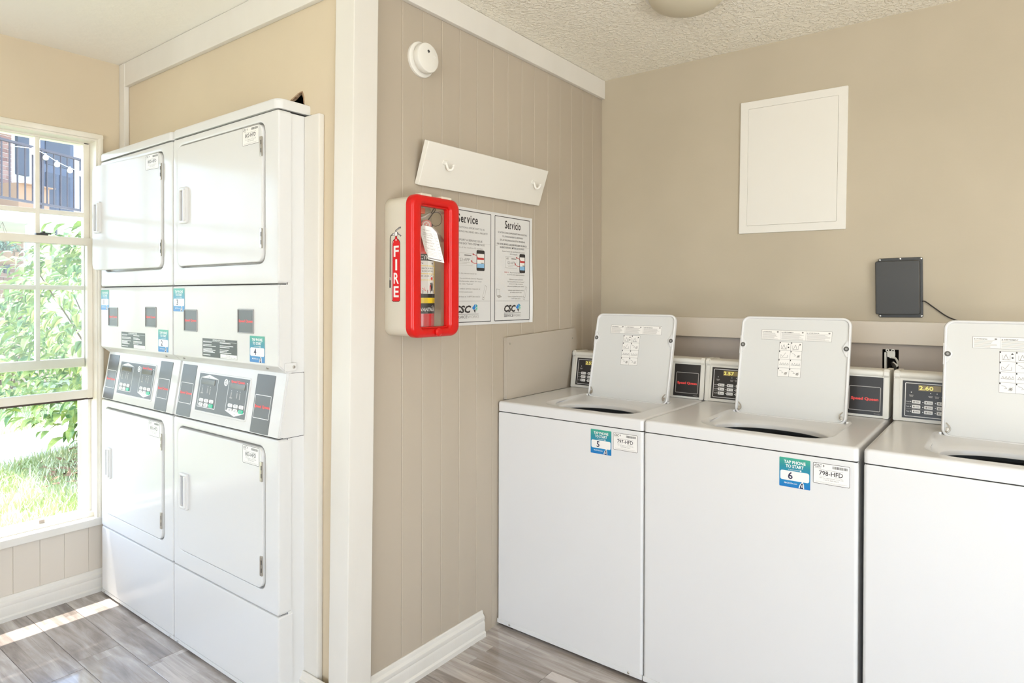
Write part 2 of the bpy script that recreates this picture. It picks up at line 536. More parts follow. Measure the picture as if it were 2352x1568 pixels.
class Print:
    """layers of flat ink on a sheet; u right, v up, origin at the lower left corner"""
    def __init__(self):
        self.v, self.f, self.m, self.mats, self.k = [], [], [], [], 0
    def _add(self, pts, faces, mt):
        if mt not in self.mats:
            self.mats.append(mt)
        o = len(self.v)
        n = self.k * .00007
        self.v += [(p[0], p[1], n) for p in pts]
        self.f += [tuple(i + o for i in f) for f in faces]
        self.m += [self.mats.index(mt)] * len(faces)
    def nxt(self):
        self.k += 1
        return self
    def rect(self, u0, v0, u1, v1, mt, nu=1):
        pts, fs = [], []
        for i in range(nu + 1):
            u = u0 + (u1 - u0) * i / nu
            pts += [(u, v0), (u, v1)]
        for i in range(nu):
            fs.append((2 * i, 2 * i + 2, 2 * i + 3, 2 * i + 1))
        self._add(pts, fs, mt)
    def rrect(self, u0, v0, u1, v1, r, mt):
        p = rr(u0, u1, v0, v1, r, 4)
        self._add(p, [tuple(range(len(p)))], mt)
    def border(self, u0, v0, u1, v1, r, w, mt):
        a = rr(u0, u1, v0, v1, r, 3); b = rr(u0 + w, u1 - w, v0 + w, v1 - w, max(r - w, .0003), 3)
        k = len(a)
        self._add(a + b, [(i, (i + 1) % k, k + (i + 1) % k, k + i) for i in range(k)], mt)
    def poly(self, pts, mt):
        self._add(pts, [tuple(range(len(pts)))], mt)
    def disc(self, u, v, r, mt, n=16, ry=None):
        self._add([(u + r * math.cos(2 * PI * i / n), v + (ry or r) * math.sin(2 * PI * i / n)) for i in range(n)], [tuple(range(n))], mt)
    def line(self, pts, w, mt):
        for (a, b), (c, d) in zip(pts, pts[1:]):
            L_ = math.hypot(c - a, d - b) or 1
            x, y = -(d - b) / L_ * w / 2, (c - a) / L_ * w / 2
            self._add([(a + x, b + y), (a - x, b - y), (c - x, d - y), (c + x, d + y)], [(0, 1, 2, 3)], mt)
    def text(self, s, u, v, h, mt, w=None, al='C', off=0.0, shear=0.0):
        """cap height h, optional width w to fit"""
        vs, fs = glyphs(s, off, shear)
        if not vs:
            return
        x0 = min(p[0] for p in vs); x1 = max(p[0] for p in vs)
        sy = h / .70
        sx = w / (x1 - x0) if w else sy
        ww = (x1 - x0) * sx
        u0 = u - ww / 2 if al == 'C' else (u if al == 'L' else u - ww)
        self._add([(u0 + (p[0] - x0) * sx, v + p[1] * sy) for p in vs], fs, mt)
        return u0, ww
    def build(self, name, parent, M, label=None, fn=None):
        me = bpy.data.meshes.new(name)
        vs = [fn(*p) for p in self.v] if fn else self.v
        me.from_pydata(vs, [], self.f)
        for x in self.mats:
            me.materials.append(x)
        me.polygons.foreach_set('material_index', self.m)
        o = bpy.data.objects.new(name, me)
        COL.objects.link(o)
        o.parent = parent
        # keep Generated coordinates upright: bake the placement into the mesh
        me.transform(M)
        if label:
            o['label'] = label
        return o

def id_label(code):
    p = Print(); w, h = .098, .0615
    p.rrect(0, 0, w, h, .003, m_paper); p.nxt()
    p.border(.0008, .0008, w - .0008, h - .0008, .003, .0013, m_ink)
    p.text('CSC', .0045, h - .0125, .0075, m_ink, w=.020, al='L', off=.02, shear=.25)
    p.poly([(.0265, h - .0085), (.0295, h - .004), (.031, h - .0085), (.029, h - .0125)], m_inkg)
    p.rect(.0045, h - .0165, .022, h - .0150, m_inkl)
    random.seed(code)
    u = .052
    while u < .090:
        d = random.choice((.0007, .0011, .0016))
        p.rect(u, h - .0135, u + d, h - .006, m_ink)
        u += d + random.choice((.0006, .001))
    p.rect(.018, .0415, .080, .0422, m_inkg)
    p.text(code, w / 2 - .001, .0265, .0125, m_ink, w=.062, off=.012)
    p.rect(.018, .0228, .036, .0236, m_inkl); p.rect(.056, .0228, .078, .0236, m_inkl)
    p.text('VISIT OUR WEBSITE WWW.CSCSW.COM', w / 2, .0175, .0026, m_inkg, w=.062)
    p.text('1-877-264-6622', w / 2, .0120, .0036, m_inkg, w=.038)
    p.rect(.008, .0070, w - .008, .0076, m_inkl); p.rect(.008, .0045, w - .016, .0051, m_inkl)
    return p

def tap_label(num):
    p = Print(); w = h = .086
    p.rrect(0, 0, w, h, .002, m_tapgrad); p.nxt()
    p.text('TAP PHONE', w / 2, h - .0165, .0090, m_inkw, w=.060, off=.022)
    p.text('TO START', w / 2, h - .0285, .0090, m_inkw, w=.050, off=.022)
    p.text('AT YOUR LAUNDRY', w / 2 - .002, h - .0355, .0028, m_inkw, w=.032)
    p.rrect(.0575, h - .0365, .0615, h - .0322, .0005, m_inkw)
    p.rrect(.003, .020, w - .003, .048, .0055, m_paper)
    p.text('MyCSCGo.com', .032, .0100, .0042, m_inkw, w=.036, off=.012)
    p.poly([(.054, 0.001), (.056, .008), (.058, .013), (.0635, .020), (.066, .020), (.0685, .013), (.0695, .001)], m_inkw)
    p.nxt()
    p.text(str(num), .031, .0245, .020, m_inkn, off=.02)
    p.poly([(.0575, .001), (.0585, .009), (.0625, .0165), (.0655, .0165), (.0665, .009), (.067, .001)], m_inkn); p.nxt()
    p.rrect(.0615, .0045, .065, .0085, .0008, m_inkw); p.rect(.0605, .010, .066, .0112, m_inkw)
    return p

def brand(p, u, v, w, h, mt=None):
    p.text('Speed Queen', u, v, h * .88, mt or m_inkr, w=w, off=.05)

# ================================================================== THE ROOM
XW, XR, YF, H, HL, YA = -1.61, 4.55, -7.00, 2.4065, 2.376, -1.58

PL, PW = 1.22, .142
# floor: dark underlay with one object per vinyl plank
bm = bmesh.new(); box(bm, -1.75, XR + .1, YF - .1, .1, -.05, -.008)
floor = struct(finish('floor', bm, m_gap, angle=0))
bm = bmesh.new(); box(bm, -1.66, XR + .05, YF - .05, -1.825 - PW * 26 + .0, -.008, 0)
finish('far_planks', bm, m_floor, floor, angle=0)['kind'] = 'stuff'
_pm = {}
def plank_mesh(l):
    k = round(l, 3)
    if k not in _pm:
        b = bmesh.new()
        g = .0005; c = .0009
        lo = [(g, g), (l - g, g), (l - g, PW - g), (g, PW - g)]
        hi = [(g + c, g + c), (l - g - c, g + c), (l - g - c, PW - g - c), (g + c, PW - g - c)]
        loft(b, [(lo, -.008), (lo, -.0009), (hi, 0)], (True, True))
        bmesh.ops.recalc_face_normals(b, faces=b.faces)
        me = bpy.data.meshes.new('plank'); b.to_mesh(me); b.free()
        me.materials.append(m_floor)
        _pm[k] = me
    return _pm[k]
joint = {0: -1.04, 1: -.82, -1: -.97, 6: .355, 5: -.18, 7: .70, 4: .10, 3: -.55, 2: -1.30}
rnd = random.Random(3)
for k in range(-27, 14):
    y0 = -1.825 + PW * (k - 1)
    if y0 < -5.45 or y0 > .0:
        continue
    j = joint.get(k, rnd.uniform(-1.5, -.4))
    while j > -1.61: j -= PL
    x = j
    while x < XR:
        a, b2 = max(x, -1.66), min(x + PL, XR + .05)
        if b2 - a > .02:
            o = bpy.data.objects.new('plank', plank_mesh(b2 - a))
            COL.objects.link(o); o.parent = floor; o.location = (a, y0, 0)
        x += PL

def wallbox(name, boxes, mt, angle=0):
    b = bmesh.new()
    for bx in boxes:
        mi = bx[6] if len(bx) > 6 else 0
        box(b, *bx[:6], mi=mi)
    return struct(finish(name, b, mt, angle=angle))

# ceilings (the alcove side is a little lower)
c = wallbox('ceiling', [(0.0, XR + .1, YF - .1, .1, H, H + .1), (-1.75, 0.0, YF - .1, YA + .02, HL, H + .1, 1), (-1.75, 0.0, YA + .02, .1, HL, H + .1, 1)], [m_ceil, m_ceil2])

# back wall with the cut-out of the broken outlet
HX0, HX1, HZ0, HZ1 = 1.243, 1.298, .985, 1.122
cells = []
xs = [-1.75, HX0, HX1, XR + .1]; zs = [0, HZ0, HZ1, 1.19, H]
for i in range(3):
    for j in range(4):
        if i == 1 and j == 1: continue
        cells.append((xs[i], xs[i + 1], 0, .09, zs[j], zs[j + 1], 0 if j == 3 else 1))
wall_back = wallbox('wall_back', cells, [m_wall, m_low])

# grooved panel wall with its strips
wall_panel = wallbox('wall_panel', [(-.09, -.006, -1.50, 0, 0, H)], m_panel)
ys = [-1.505, -1.357, -1.2614, -1.1645, -1.069, -.9696, -.8719, -.775, -.679, -.5874, -.485, -.385, -.285, -.185, -.09, -.001]
def strips(parent, ys, z0, z1, x, mt, g=.0007, d=.006):
    for a, b2 in zip(ys, ys[1:]):
        b = bmesh.new()
        lo = rr(a + g * .4, b2 - g * .4, z0, z1, .0003, 1); hi = rr(a + g * 4, b2 - g * 4, z0, z1, .0003, 1)
        loft(b, [(lo, -d), (lo, -.0016), (hi, 0)], M=side(x, 0, 0))
        finish('panel', b, mt, parent, angle=0)
strips(wall_panel, ys, .0, H, 0, m_panel)

# alcove wall: the dryers are let into it, and a corner of the opening is torn
wall = [(-1.70, 0), (-.03, 0), (-.03, H), (-1.70, H)]
notch = [(-.212, 1.915), (-.222, 1.935), (-.229, 1.958), (-.230, 1.980), (-.238, 2.000), (-.262, 1.997), (-.280, 1.990), (-.300, 1.984), (-.322, 1.974), (-.345, 1.962), (-.375, 1.948), (-.40, 1.935)]
op = [(-.19, 0), (-.19, 1.915)] + notch + [(-1.575, 1.935), (-1.575, 0)]
pts = [(-1.70, 0), (-1.70, H), (-.03, H), (-.03, 0)] + op
b = bmesh.new()
vs = [b.verts.new((x, YA, z)) for x, z in pts]
f = b.faces.new(vs)
r = bmesh.ops.extrude_face_region(b, geom=[f])
bmesh.ops.translate(b, verts=[v for v in r['geom'] if isinstance(v, bmesh.types.BMVert)], vec=(0, .012, 0))
bmesh.ops.triangulate(b, faces=b.faces[:])
wall_alc = struct(finish('wall_alcove', b, m_wall_lit, angle=0))
# torn gypsum and paper round the notch
rnd = random.Random(11)
for k in range(3, len(notch) - 1):
    (x0, z0), (x1, z1) = notch[k - 1], notch[k]
    b = bmesh.new()
    cx_, cz_ = -.27, 1.95
    inn = []
    for x, z in ((x0, z0), (x1, z1)):
        d = Vector((cx_ - x, cz_ - z)); d.normalize()
        w_ = rnd.uniform(.002, .0055)
        inn.append((x + d.x * w_, z + d.y * w_))
    out = [(x0, z0 + .001), (x1, z1 + .001)]
    quad = [out[0], out[1], inn[1], inn[0]]
    poly_prism(b, quad, .002, -.010, M=front(0, YA, 0))
    finish('torn_edge', b, m_wood, wall_alc, angle=0)
# left window wall: solid parts round the two openings
WY0, WY1, WZ0, WZ1 = -2.93, -1.690, .300, 2.020
wall_left = wallbox('wall_left', [
    (-1.77, XW, WY1, .1, WZ0, H), (-1.77, XW - .006, WY1, .1, 0, WZ0), (-1.77, XW, YF, WY1, WZ1, H), (-1.77, XW - .006, YF, WY1, 0, WZ0),
    (-1.77, XW, YF - .1, WY0, WZ0, WZ1)], m_wall_lit)
ys = [-1.602, -1.636, -1.729, -1.822, -1.911, -2.004] + [-2.004 - .093 * i for i in range(1, 14)]
strips(wall_left, list(reversed(ys)), .0, .300, XW, m_apron, g=.0003)
wallbox('wall_right', [(XR, XR + .1, YF, -4.25, 0, H), (XR, XR + .1, -2.35, .1, 0, H), (XR, XR + .1, -4.25, -2.35, 2.2, H)], m_wall)
wallbox('wall_front', [(-1.75, .25, YF - .1, YF, 0, H), (3.55, XR + .1, YF - .1, YF, 0, H), (.25, 3.55, YF - .1, YF, 0, .5), (.25, 3.55, YF - .1, YF, 2.2, H)], m_wall)

# corner post where the alcove and the panel wall meet (a little out of plumb)
b = bmesh.new()
bbox_(b, -.062, .030, -1.597, -1.500, 0, H, b=.005, seg=2)
for v in b.verts:
    k = (v.co.z - 1.2) / 1.2
    v.co.x += .007 * k; v.co.y += .010 * k
struct(finish('trim_1', b, m_trim))
# header boards
b = bmesh.new(); bbox_(b, 0.0, .020, -1.498, -.001, 2.314, H - .001, b=.003); struct(finish('trim_2', b, m_trim))
b = bmesh.new(); bbox_(b, -1.555, -.06, -1.600, YA, 2.268, HL - .001, b=.003); struct(finish('trim_3', b, m_trim))
# corner board between window wall and alcove
b = bmesh.new(); bbox_(b, XW + .001, -1.553, -1.602, YA, 0.10, HL - .001, b=.004); struct(finish('trim_4', b, m_trim))
# board at the right of the dryers
b = bmesh.new()
bbox_(b, -.200, -.121, -1.602, YA, .0, 1.905, b=.005)
for v in b.verts: v.co.x += .009 * (v.co.z - 1.9) / 1.9
struct(finish('trim_5', b, m_trim))
# chair rail behind the washers
m_rail2 = mat('rail_paint', (.70, .62, .52), .45, spec=.3)
b = bmesh.new(); bbox_(b, .012, XR, -.020, 0, 1.143, 1.230, b=.003); struct(finish('trim_6', b, m_rail2))

# baseboards
BP = [(0, 0), (.022, 0), (.022, .016), (.0165, .022), (.0165, .052), (.013, .060), (.0155, .068), (.0145, .076), (.008, .084), (.006, .094), (.003, .098), (0, .098)]
def baseboard(name, M, l, mt=None):
    b = bmesh.new()
    extr(b, [(-p[0], p[1]) for p in BP], 0, l, M=M)
    return struct(finish(name, b, mt or m_trim, angle=25))
rz = lambda a, x, y: Matrix.Translation((x, y, 0)) @ Matrix.Rotation(R(a), 4, 'Z')
baseboard('baseboard_panel', rz(90, 0, -1.50), .565)
baseboard('baseboard_left', rz(90, XW, YF), YF * -1 - 1.603)
baseboard('baseboard_alcove', rz(0, -.235, -1.604), .172)

# ------------------------------------------------------------------ the window
win = sempty('window_1', (XW, -2.3, .3))
def wpart(name, boxes, mt, bev=.003, parent=None, label=None):
    b = bmesh.new()
    for bx in boxes:
        bbox_(b, *bx, b=bev)
    for v in b.verts: v.co -= Vector(win.location)
    p = parent or win
    return finish(name, b, mt, p, label=label)
wpart('casing', [(-1.625, -1.594, WY0 - .02, -1.669, WZ1 - .004, 2.042), (-1.6245, -1.5948, -1.6935, -1.6695, .30, 2.036)], m_frame, .008)
wpart('jamb', [(-1.77, -1.60, -1.700, -1.688, WZ0, WZ1), (-1.77, -1.60, WY0 - .002, WY0 + .012, WZ0, WZ1), (-1.769, -1.6015, WY0 + .001, -1.6915, WZ1 - .012, WZ1 + .0015)], m_frame, .002)
wpart('stool', [(-1.70, -1.590, WY0 - .05, -1.664, .297, .332)], m_trim, .006)
wpart('sill_frame', [(-1.72, -1.635, WY0, -1.695, .318, .352)], m_frame, .004)
wpart('screen_track', [(-1.716, -1.702, -1.736, -1.722, .345, .87), (-1.676, -1.662, -1.712, -1.700, .345, .87)], m_frame, .002)
up = wpart('upper_sash', [(-1.700, -1.672, -1.724, -1.700, 1.0, WZ1 - .01), (-1.700, -1.672, WY0 + .01, WY0 + .035, 1.0, WZ1 - .01),
                          (-1.700, -1.672, WY0 + .011, -1.7015, 2.000, WZ1 - .008), (-1.700, -1.672, WY0 + .011, -1.7015, 1.003, 1.043)], m_frame, .003)
vy = [-1.896 - .1995 * i for i in range(5)]
for y in vy:
    wpart('muntin', [(-1.697, -1.675, y - .0085, y + .0085, 1.03, 2.005)], m_frame, .003, parent=up)
for z in (1.357, 1.685):
    wpart('muntin', [(-1.6962, -1.6758, WY0 + .02, -1.71, z - .010, z + .010)], m_frame, .003, parent=up)
zz = [1.035, 1.357, 1.685, 2.005]; yy = [-1.712] + vy + [WY0 + .022]
for i in range(3):
    for j in range(len(yy) - 1):
        wpart('pane', [(-1.688, -1.685, yy[j + 1], yy[j], zz[i], zz[i + 1])], m_glass, .0005, parent=up)
lo = wpart('lower_sash', [(-1.665, -1.637, -1.722, -1.700, .864, 1.579), (-1.665, -1.637, WY0 + .01, WY0 + .035, .864, 1.579),
                          (-1.6645, -1.6365, WY0 + .011, -1.7012, 1.545, 1.5785), (-1.6645, -1.6365, WY0 + .011, -1.7012, .866, .902)], m_frame, .003)
wpart('pane', [(-1.653, -1.650, WY0 + .03, -1.715, .895, 1.55)], m_glass, .0005, parent=lo)
wpart('weather_strip', [(-1.664, -1.640, WY0 + .01, -1.701, .858, .866)], mat('strip_rubber', (.06, .04, .03), .7), .001, parent=lo)
wpart('sash_lock', [(-1.662, -1.640, -1.912, -1.868, 1.579, 1.587), (-1.655, -1.645, -1.895, -1.856, 1.585, 1.591), (-1.657, -1.643, -1.888, -1.878, 1.585, 1.596)], m_black2, .001, parent=lo)
wpart('sash_clip', [(-1.650, -1.640, -1.905, -1.884, .350, .366)], mat('clip_tin', (.40, .34, .28), .5), .001)
# openings behind the camera
for nm, bx in (('window_2', [(.25, .30, YF - .06, YF, .5, 2.2), (3.50, 3.55, YF - .06, YF, .5, 2.2), (.25, 3.55, YF - .06, YF, .5, .55), (.25, 3.55, YF - .06, YF, 2.15, 2.2), (1.88, 1.92, YF - .06, YF, .5, 2.2)]),
               ('door_1', [(XR, XR + .06, -4.25, -4.19, 0, 2.2), (XR, XR + .06, -2.41, -2.35, 0, 2.2), (XR, XR + .06, -4.25, -2.35, 2.14, 2.2), (XR, XR + .06, -3.32, -3.28, 0, 2.2)])):
    b = bmesh.new()
    for q in bx: box(b, *q)
    struct(finish(nm, b, m_frame, angle=0))

# ================================================================== STACKED DRYERS
def disc_screw(parent, M, r=.005, mt=None, name='screw', label=None):
    b = bmesh.new()
    lathe(b, [(r, 0), (r, .0015), (r * .6, .003)], 12, M)
    box(b, -r * .5, r * .5, -r * .1, r * .1, .0029, .0033, M=M, mi=1)
    return finish(name, b, [mt or m_steel, m_gap], parent, label=label)

def coin_plate(parent, u0, v0, label):
    b = bmesh.new(); M = front()
    ring(b, (u0, u0 + .097, v0, v0 + .081), (u0 + .004, u0 + .093, v0 + .004, v0 + .077), -.001, .003, .004, .002, .001, M)
    o = finish('coin_cover', b, m_greyframe, parent, label=label)
    p = Print(); p.rect(.002, .002, .095, .079, m_grey); p.nxt(); brand(p, .0485, .037, .084, .0095)
    p.build('cover_face', o, front() @ Matrix.Translation((u0, v0, .0006)))
    return o

def dryer_door(parent, u0, u1, v0, v1, code, hinge_u, open_deg=0, labdv=.0, lab='upper'):
    """the door mesh is modelled about its hinge line"""
    name = lab + '_door'
    b = bmesh.new(); M = front(-hinge_u, 0, 0)
    g = .0045
    plate(b, u0 + g, u1 - g, v0 + g, v1 - g, -.016, .006, .028, .0045, M, seg=6)
    o = finish(name, b, m_enamel, parent)
    o.location = (hinge_u, 0, 0)
    o.rotation_euler = (0, 0, R(open_deg))
    # recessed grip
    hv = (v0 + v1) / 2 + (.0 if lab == 'upper' else -.003)
    hu = u0 + .031
    b = bmesh.new()
    ring(b, (hu, hu + .058, hv - .067, hv + .067), (hu + .010, hu + .040, hv - .055, hv + .055), .0055, .015, .009, .004, .004, M)
    plate(b, hu + .040, hu + .053, hv - .060, hv + .060, .012, .021, .006, .004, M)
    hd = finish('handle', b, m_enamel, o)
    b = bmesh.new(); plate(b, hu + .009, hu + .041, hv - .056, hv + .056, .005, .0066, .004, .0005, M)  # grey plate puts the shade of the grip into its colour
    finish('handle_recess', b, m_recess, hd, label='shaded recess of the pull handle')
    for hz in (v1 - .080, v0 + .080):
        b = bmesh.new()
        ring(b, (u1 - .0155, u1 - .003, hz - .032, hz + .032), (u1 - .0065, u1 - .0045, hz - .02, hz + .02), .004, .0085, .002, .001, .001, M)
        for k in (-1, 1):
            box(b, u1 - .0075, u1 - .0038, hz + k * .013 - .007, hz + k * .013 + .007, .0083, .0088, M=M, mi=1)
        finish('hinge', b, [m_hinge, m_gap], o, label='bare metal hinge')
    id_label(code).build('id_label', o, M @ Matrix.Translation((u1 - .118, v1 - .067, .0064)), label='white sticker printed ' + code)
    return o

def sloped(x, s, d=0):
    k = 1 / math.hypot(1, .16)
    return frame_m((0, 0, .868), (1, 0, 0), (0, .16 * k, k)) @ Matrix.Translation((x, s, d))

def make_dryer(x, sx, codes, taps, ajar, label):
    t = thing('stacked_dryer', label, 'dryer', (x, -1.696, 0), 0, 'stacked tumble dryers in the alcove', sx)
    w = .684
    F = front()
    b = bmesh.new(); bbox_(b, .003, w - .0035, .034, .70, .025, 1.906, b=.003); finish('cabinet', b, m_enamel, t)
    # cap with rounded front corners
    b = bmesh.new()
    pl = lambda d: rr(d, w - d, -.004 + d, .70, .022, 5)
    loft(b, [(pl(.001), 1.9125), (pl(0), 1.915), (pl(0), 1.938), (pl(.0035), 1.9445), (pl(.010), 1.947)])
    finish('top_cap', b, m_enamel, t)
    for q in ((.010, .6, 1.905, 1.915), (.012, .05, 1.354, 1.364), (.008, .05, .863, .874), (.009, .05, .300, .3135)):
        b = bmesh.new(); box(b, .012, w - .012, *q); finish('seam', b, m_gap, t)
    # front panels with door openings
    for nm, z0, z1, d0, d1 in (('upper_panel', 1.3605, 1.9100, 1.427, 1.882), ('lower_panel', .3065, .8665, .370, .835)):
        b = bmesh.new(); ring(b, (.0005, w - .0005, z0, z1), (.040, .606, d0, d1), -.045, 0, .012, .030, .007, F, seg=6)
        finish(nm, b, m_enamel, t)
    for d0, d1 in ((1.42, 1.89), (.365, .84)):
        b = bmesh.new(); ring(b, (.03, .615, d0, d1), (.075, .57, d0 + .05, d1 - .05), -.034, -.020, .03, .05, .002, F)
        finish('door_frame', b, m_plast, t)
        b = bmesh.new(); loft(b, [(rr(.075, .57, d0 + .05, d1 - .05, .05), -.034), (rr(.10, .55, d0 + .07, d1 - .07, .2), -.036)], (False, True), F)
        finish('drum_opening', b, m_gap, t)
    dryer_door(t, .040, .606, 1.427, 1.882, codes[0], .606, ajar, lab='upper')
    dryer_door(t, .040, .606, .370, .835, codes[1], .606, 0, lab='lower')
    # coin panel with a sloped lower lip
    b = bmesh.new()
    extr(b, [(.003, 1.0965), (0, 1.101), (0, 1.354), (.003, 1.3575), (.045, 1.3575), (.045, 1.074), (.030, 1.074)], .0005, w - .0005)
    bmesh.ops.bevel(b, geom=[e for e in b.edges if abs(e.verts[0].co.x - e.verts[1].co.x) < 1e-5 and max(v.co.y for v in e.verts) < .035], offset=.004, segments=2, affect='EDGES')
    finish('coin_panel', b, m_enamel, t)
    coin_plate(t, .085, 1.191, 'left grey coin cover with red lettering')
    coin_plate(t, .449, 1.197, 'right grey coin cover with red lettering')
    # instruction plate
    p = Print()
    p.rect(0, 0, .229, .067, m_black); p.nxt()
    p.border(0, 0, .229, .067, .001, .0012, m_inkl)
    p.text('DRYING INSTRUCTIONS', .112, .0590, .0052, m_inkw, w=.082, off=.02)
    p.rect(.004, .0565, .225, .0572, m_inkw)
    rr_ = random.Random(codes[0])
    for c0, rows in ((.006, (.0525, .0430, .0385, .0290, .0250, .0210, .0170, .0070)), (.118, (.0525, .0430, .0380, .0290, .0240, .0190))):
        for v in rows:
            l = rr_.uniform(.045, .095)
            p.rect(c0, v, c0 + l, v + .0022, m_inkw)
    p.rect(.122, .0015, .2275, .0155, m_paper); p.nxt()
    p.text('IMPORTANT', .172, .0095, .0032, m_inkg, w=.03); p.text('PULL UP DOOR BEFORE START', .175, .0035, .0032, m_inkg, w=.088)
    p.build('instruction_plate', t, F @ Matrix.Translation((.217, 1.1045, .0004)), label='dark plate of printed drying instructions')
    for num, u, v in taps:
        tap_label(num).build('tap_sticker', t, F @ Matrix.Translation((u, v, .0006)), label='blue and green sticker with the number %d' % num)
    for u in (.058, .602):
        disc_screw(t, frame_m((u, .0125, 1.0885), (1, 0, 0), (0, -.75, .62)), .005)
    # console with a leaning face
    b = bmesh.new()
    extr(b, [(0, .872), (.033, 1.0735), (.09, 1.0735), (.09, .870), (.004, .870)], .0005, w - .0005)
    bmesh.ops.bevel(b, geom=[e for e in b.edges if abs(e.verts[0].co.x - e.verts[1].co.x) < 1e-5 and max(v.co.y for v in e.verts) < .04], offset=.006, segments=2, affect='EDGES')
    finish('console', b, m_enamel, t)
    for u0, lb in ((.019, 'left'), (.519, 'right')):
        b = bmesh.new(); plate(b, u0, u0 + .104, .006, .197, -.001, .0012, .003, .0005, sloped(0, 0)); 
        st = finish('grey_strip', b, m_grey, t, label=lb + ' grey strip of the console')
        p = Print(); p.border(.006, .053, .097, .130, .003, .0020, m_inkw); brand(p, .0515, .088, .086, .010)
        p.build('strip_print', st, sloped(u0, 0, .0016))
    b = bmesh.new(); plate(b, .146, .488, .032, .178, -.001, .003, .008, .0015, sloped(0, 0)); cp = finish('control_panel', b, m_enamel, t)
    p = Print(); M = sloped(.155, .039, .0032)
    p.rect(0, 0, .329, .134, m_grey); p.nxt()
    # left module
    p.line([(.012, .118), (.012, .014), (.132, .014), (.132, .118), (.012, .118)], .0020, m_inkw)
    p.poly([(.012, .117), (.132, .117), (.132, .119), (.068, .131), (.012, .119)], m_inkw)
    # right module
    p.line([(.205, .120), (.202, .120), (.202, .020)], .0020, m_inkw); p.line([(.312, .120), (.319, .120), (.319, .020)], .0020, m_inkw)
    p.poly([(.202, .021), (.202, .018), (.262, .003), (.319, .018), (.319, .021)], m_inkw)
    p.disc(.183, .113, .0125, m_inkw); p.nxt()
    for a in range(5):
        p.disc(.183 + .006 * math.cos(a * 1.257 + .3), .113 + .006 * math.sin(a * 1.257 + .3), .0026, m_grey, 8)
    p.text('UPPER', .068, .1195, .0035, m_inkg, w=.012); p.text('LOWER', .262, .0095, .0035, m_inkg, w=.014)
    brand(p, .258, .1165, .086, .0095)
    for du in (0, .194):
        dv = 0
        for u, l in ((.032, .016), (.068, .012), (.086, .020)):
            p.disc(du + u, .088 + dv, .0017, m_inkw, 8)
            p.rect(du + u - .0022, .070 + dv - l * .4, du + u + .0022, .083 + dv, m_inkl)
            if u < .04: p.rect(du + u - .008, .062, du + u + .008, .0655, m_inkl)
    p.text('2', .296, .005, .003, m_inkl)
    p.build('panel_print', cp, M)
    for du in (.020, .214):
        b = bmesh.new(); plate(b, du + .0, du + .092, .096, .114, 0, .0012, .002, .0005, M); finish('display', b, m_disp, cp)
        for r_ in range(2):
            for c_ in range(3):
                g = r_ == 0 and c_ == 2
                b = bmesh.new(); u0 = du + .004 + c_ * .0345; v0 = .017 + r_ * .0155
                plate(b, u0, u0 + .026, v0, v0 + .0122, 0, .002, .003, .0006, M)
                q = finish('button', b, m_inkgreen if g else m_inkw, cp, label='green start button' if g else None)
    b = bmesh.new()
    for du in (.020, .214):
        for r_ in range(2):
            for c_ in range(3):
                u0 = du + .004 + c_ * .0345; v0 = .017 + r_ * .0155
                poly_prism(b, [(u0 - .005, v0 + .006), (u0 - .002, v0 + .004), (u0 - .002, v0 + .008)], .0004, .001, M)
                for q in (.0035, .0075):
                    box(b, u0 + .007, u0 + .020, v0 + q, v0 + q + .0012, .002, .0022, M=M, mi=1)
    finish('button_marks', b, [m_inkw, m_inkg], cp)['kind'] = 'stuff'
    # lower kick panel
    b = bmesh.new()
    loft(b, [(rr(.0005, w - .0005, .022, .3045, .004), -.05), (rr(.0005, w - .0005, .022, .3045, .006), -.008), (rr(.003, w - .003, .0245, .302, .006), -.002), (rr(.008, w - .008, .029, .297, .006), 0)], M=F)
    finish('kick_panel', b, m_enamel, t)
    b = bmesh.new(); box(b, .002, w - .002, .001, .02, .010, .024); finish('bottom_flange', b, m_enamel, t)
    for u in (.03, w - .03): disc_screw(t, front(u, .0, .017), .004)
    b = bmesh.new(); box(b, .02, w - .02, .05, .65, .0, .03); finish('base', b, m_gap, t)
    return t

d1 = make_dryer(-1.561, .975, ('800-HFD', '801-HFD'), ((1, -.001 + .004, 1.2605), (2, .562, 1.1045)), 4.6, 'white stacked tumble dryers at left by the window, upper door ajar, stickers 1 and 2')
d2 = make_dryer(-.892, 1.016, ('802-HFD', '803-HFD'), ((3, -.001 + .004, 1.2635), (4, .522, 1.1050)), 0, 'white stacked tumble dryers at right beside the post, doors shut, stickers 3 and 4')
# side bracket on the right unit
b = bmesh.new(); bbox_(b, .684, .6875, .020, .062, 1.082, 1.108, b=.001); finish('side_bracket', b, m_enamel, d2)
disc_screw(d2, frame_m((.6876, .052, 1.0945), (0, 1, 0), (0, 0, 1)), .005)
for q in ((.048, .10, 1.0725, 1.0745), (.034, .10, .8670, .8685), (.0325, .0340, .03, .868), (.0325, .0340, 1.09, 1.905)):
    b = bmesh.new(); box(b, .6800, .6806, *q); finish('side_seam', b, m_gap, d2)

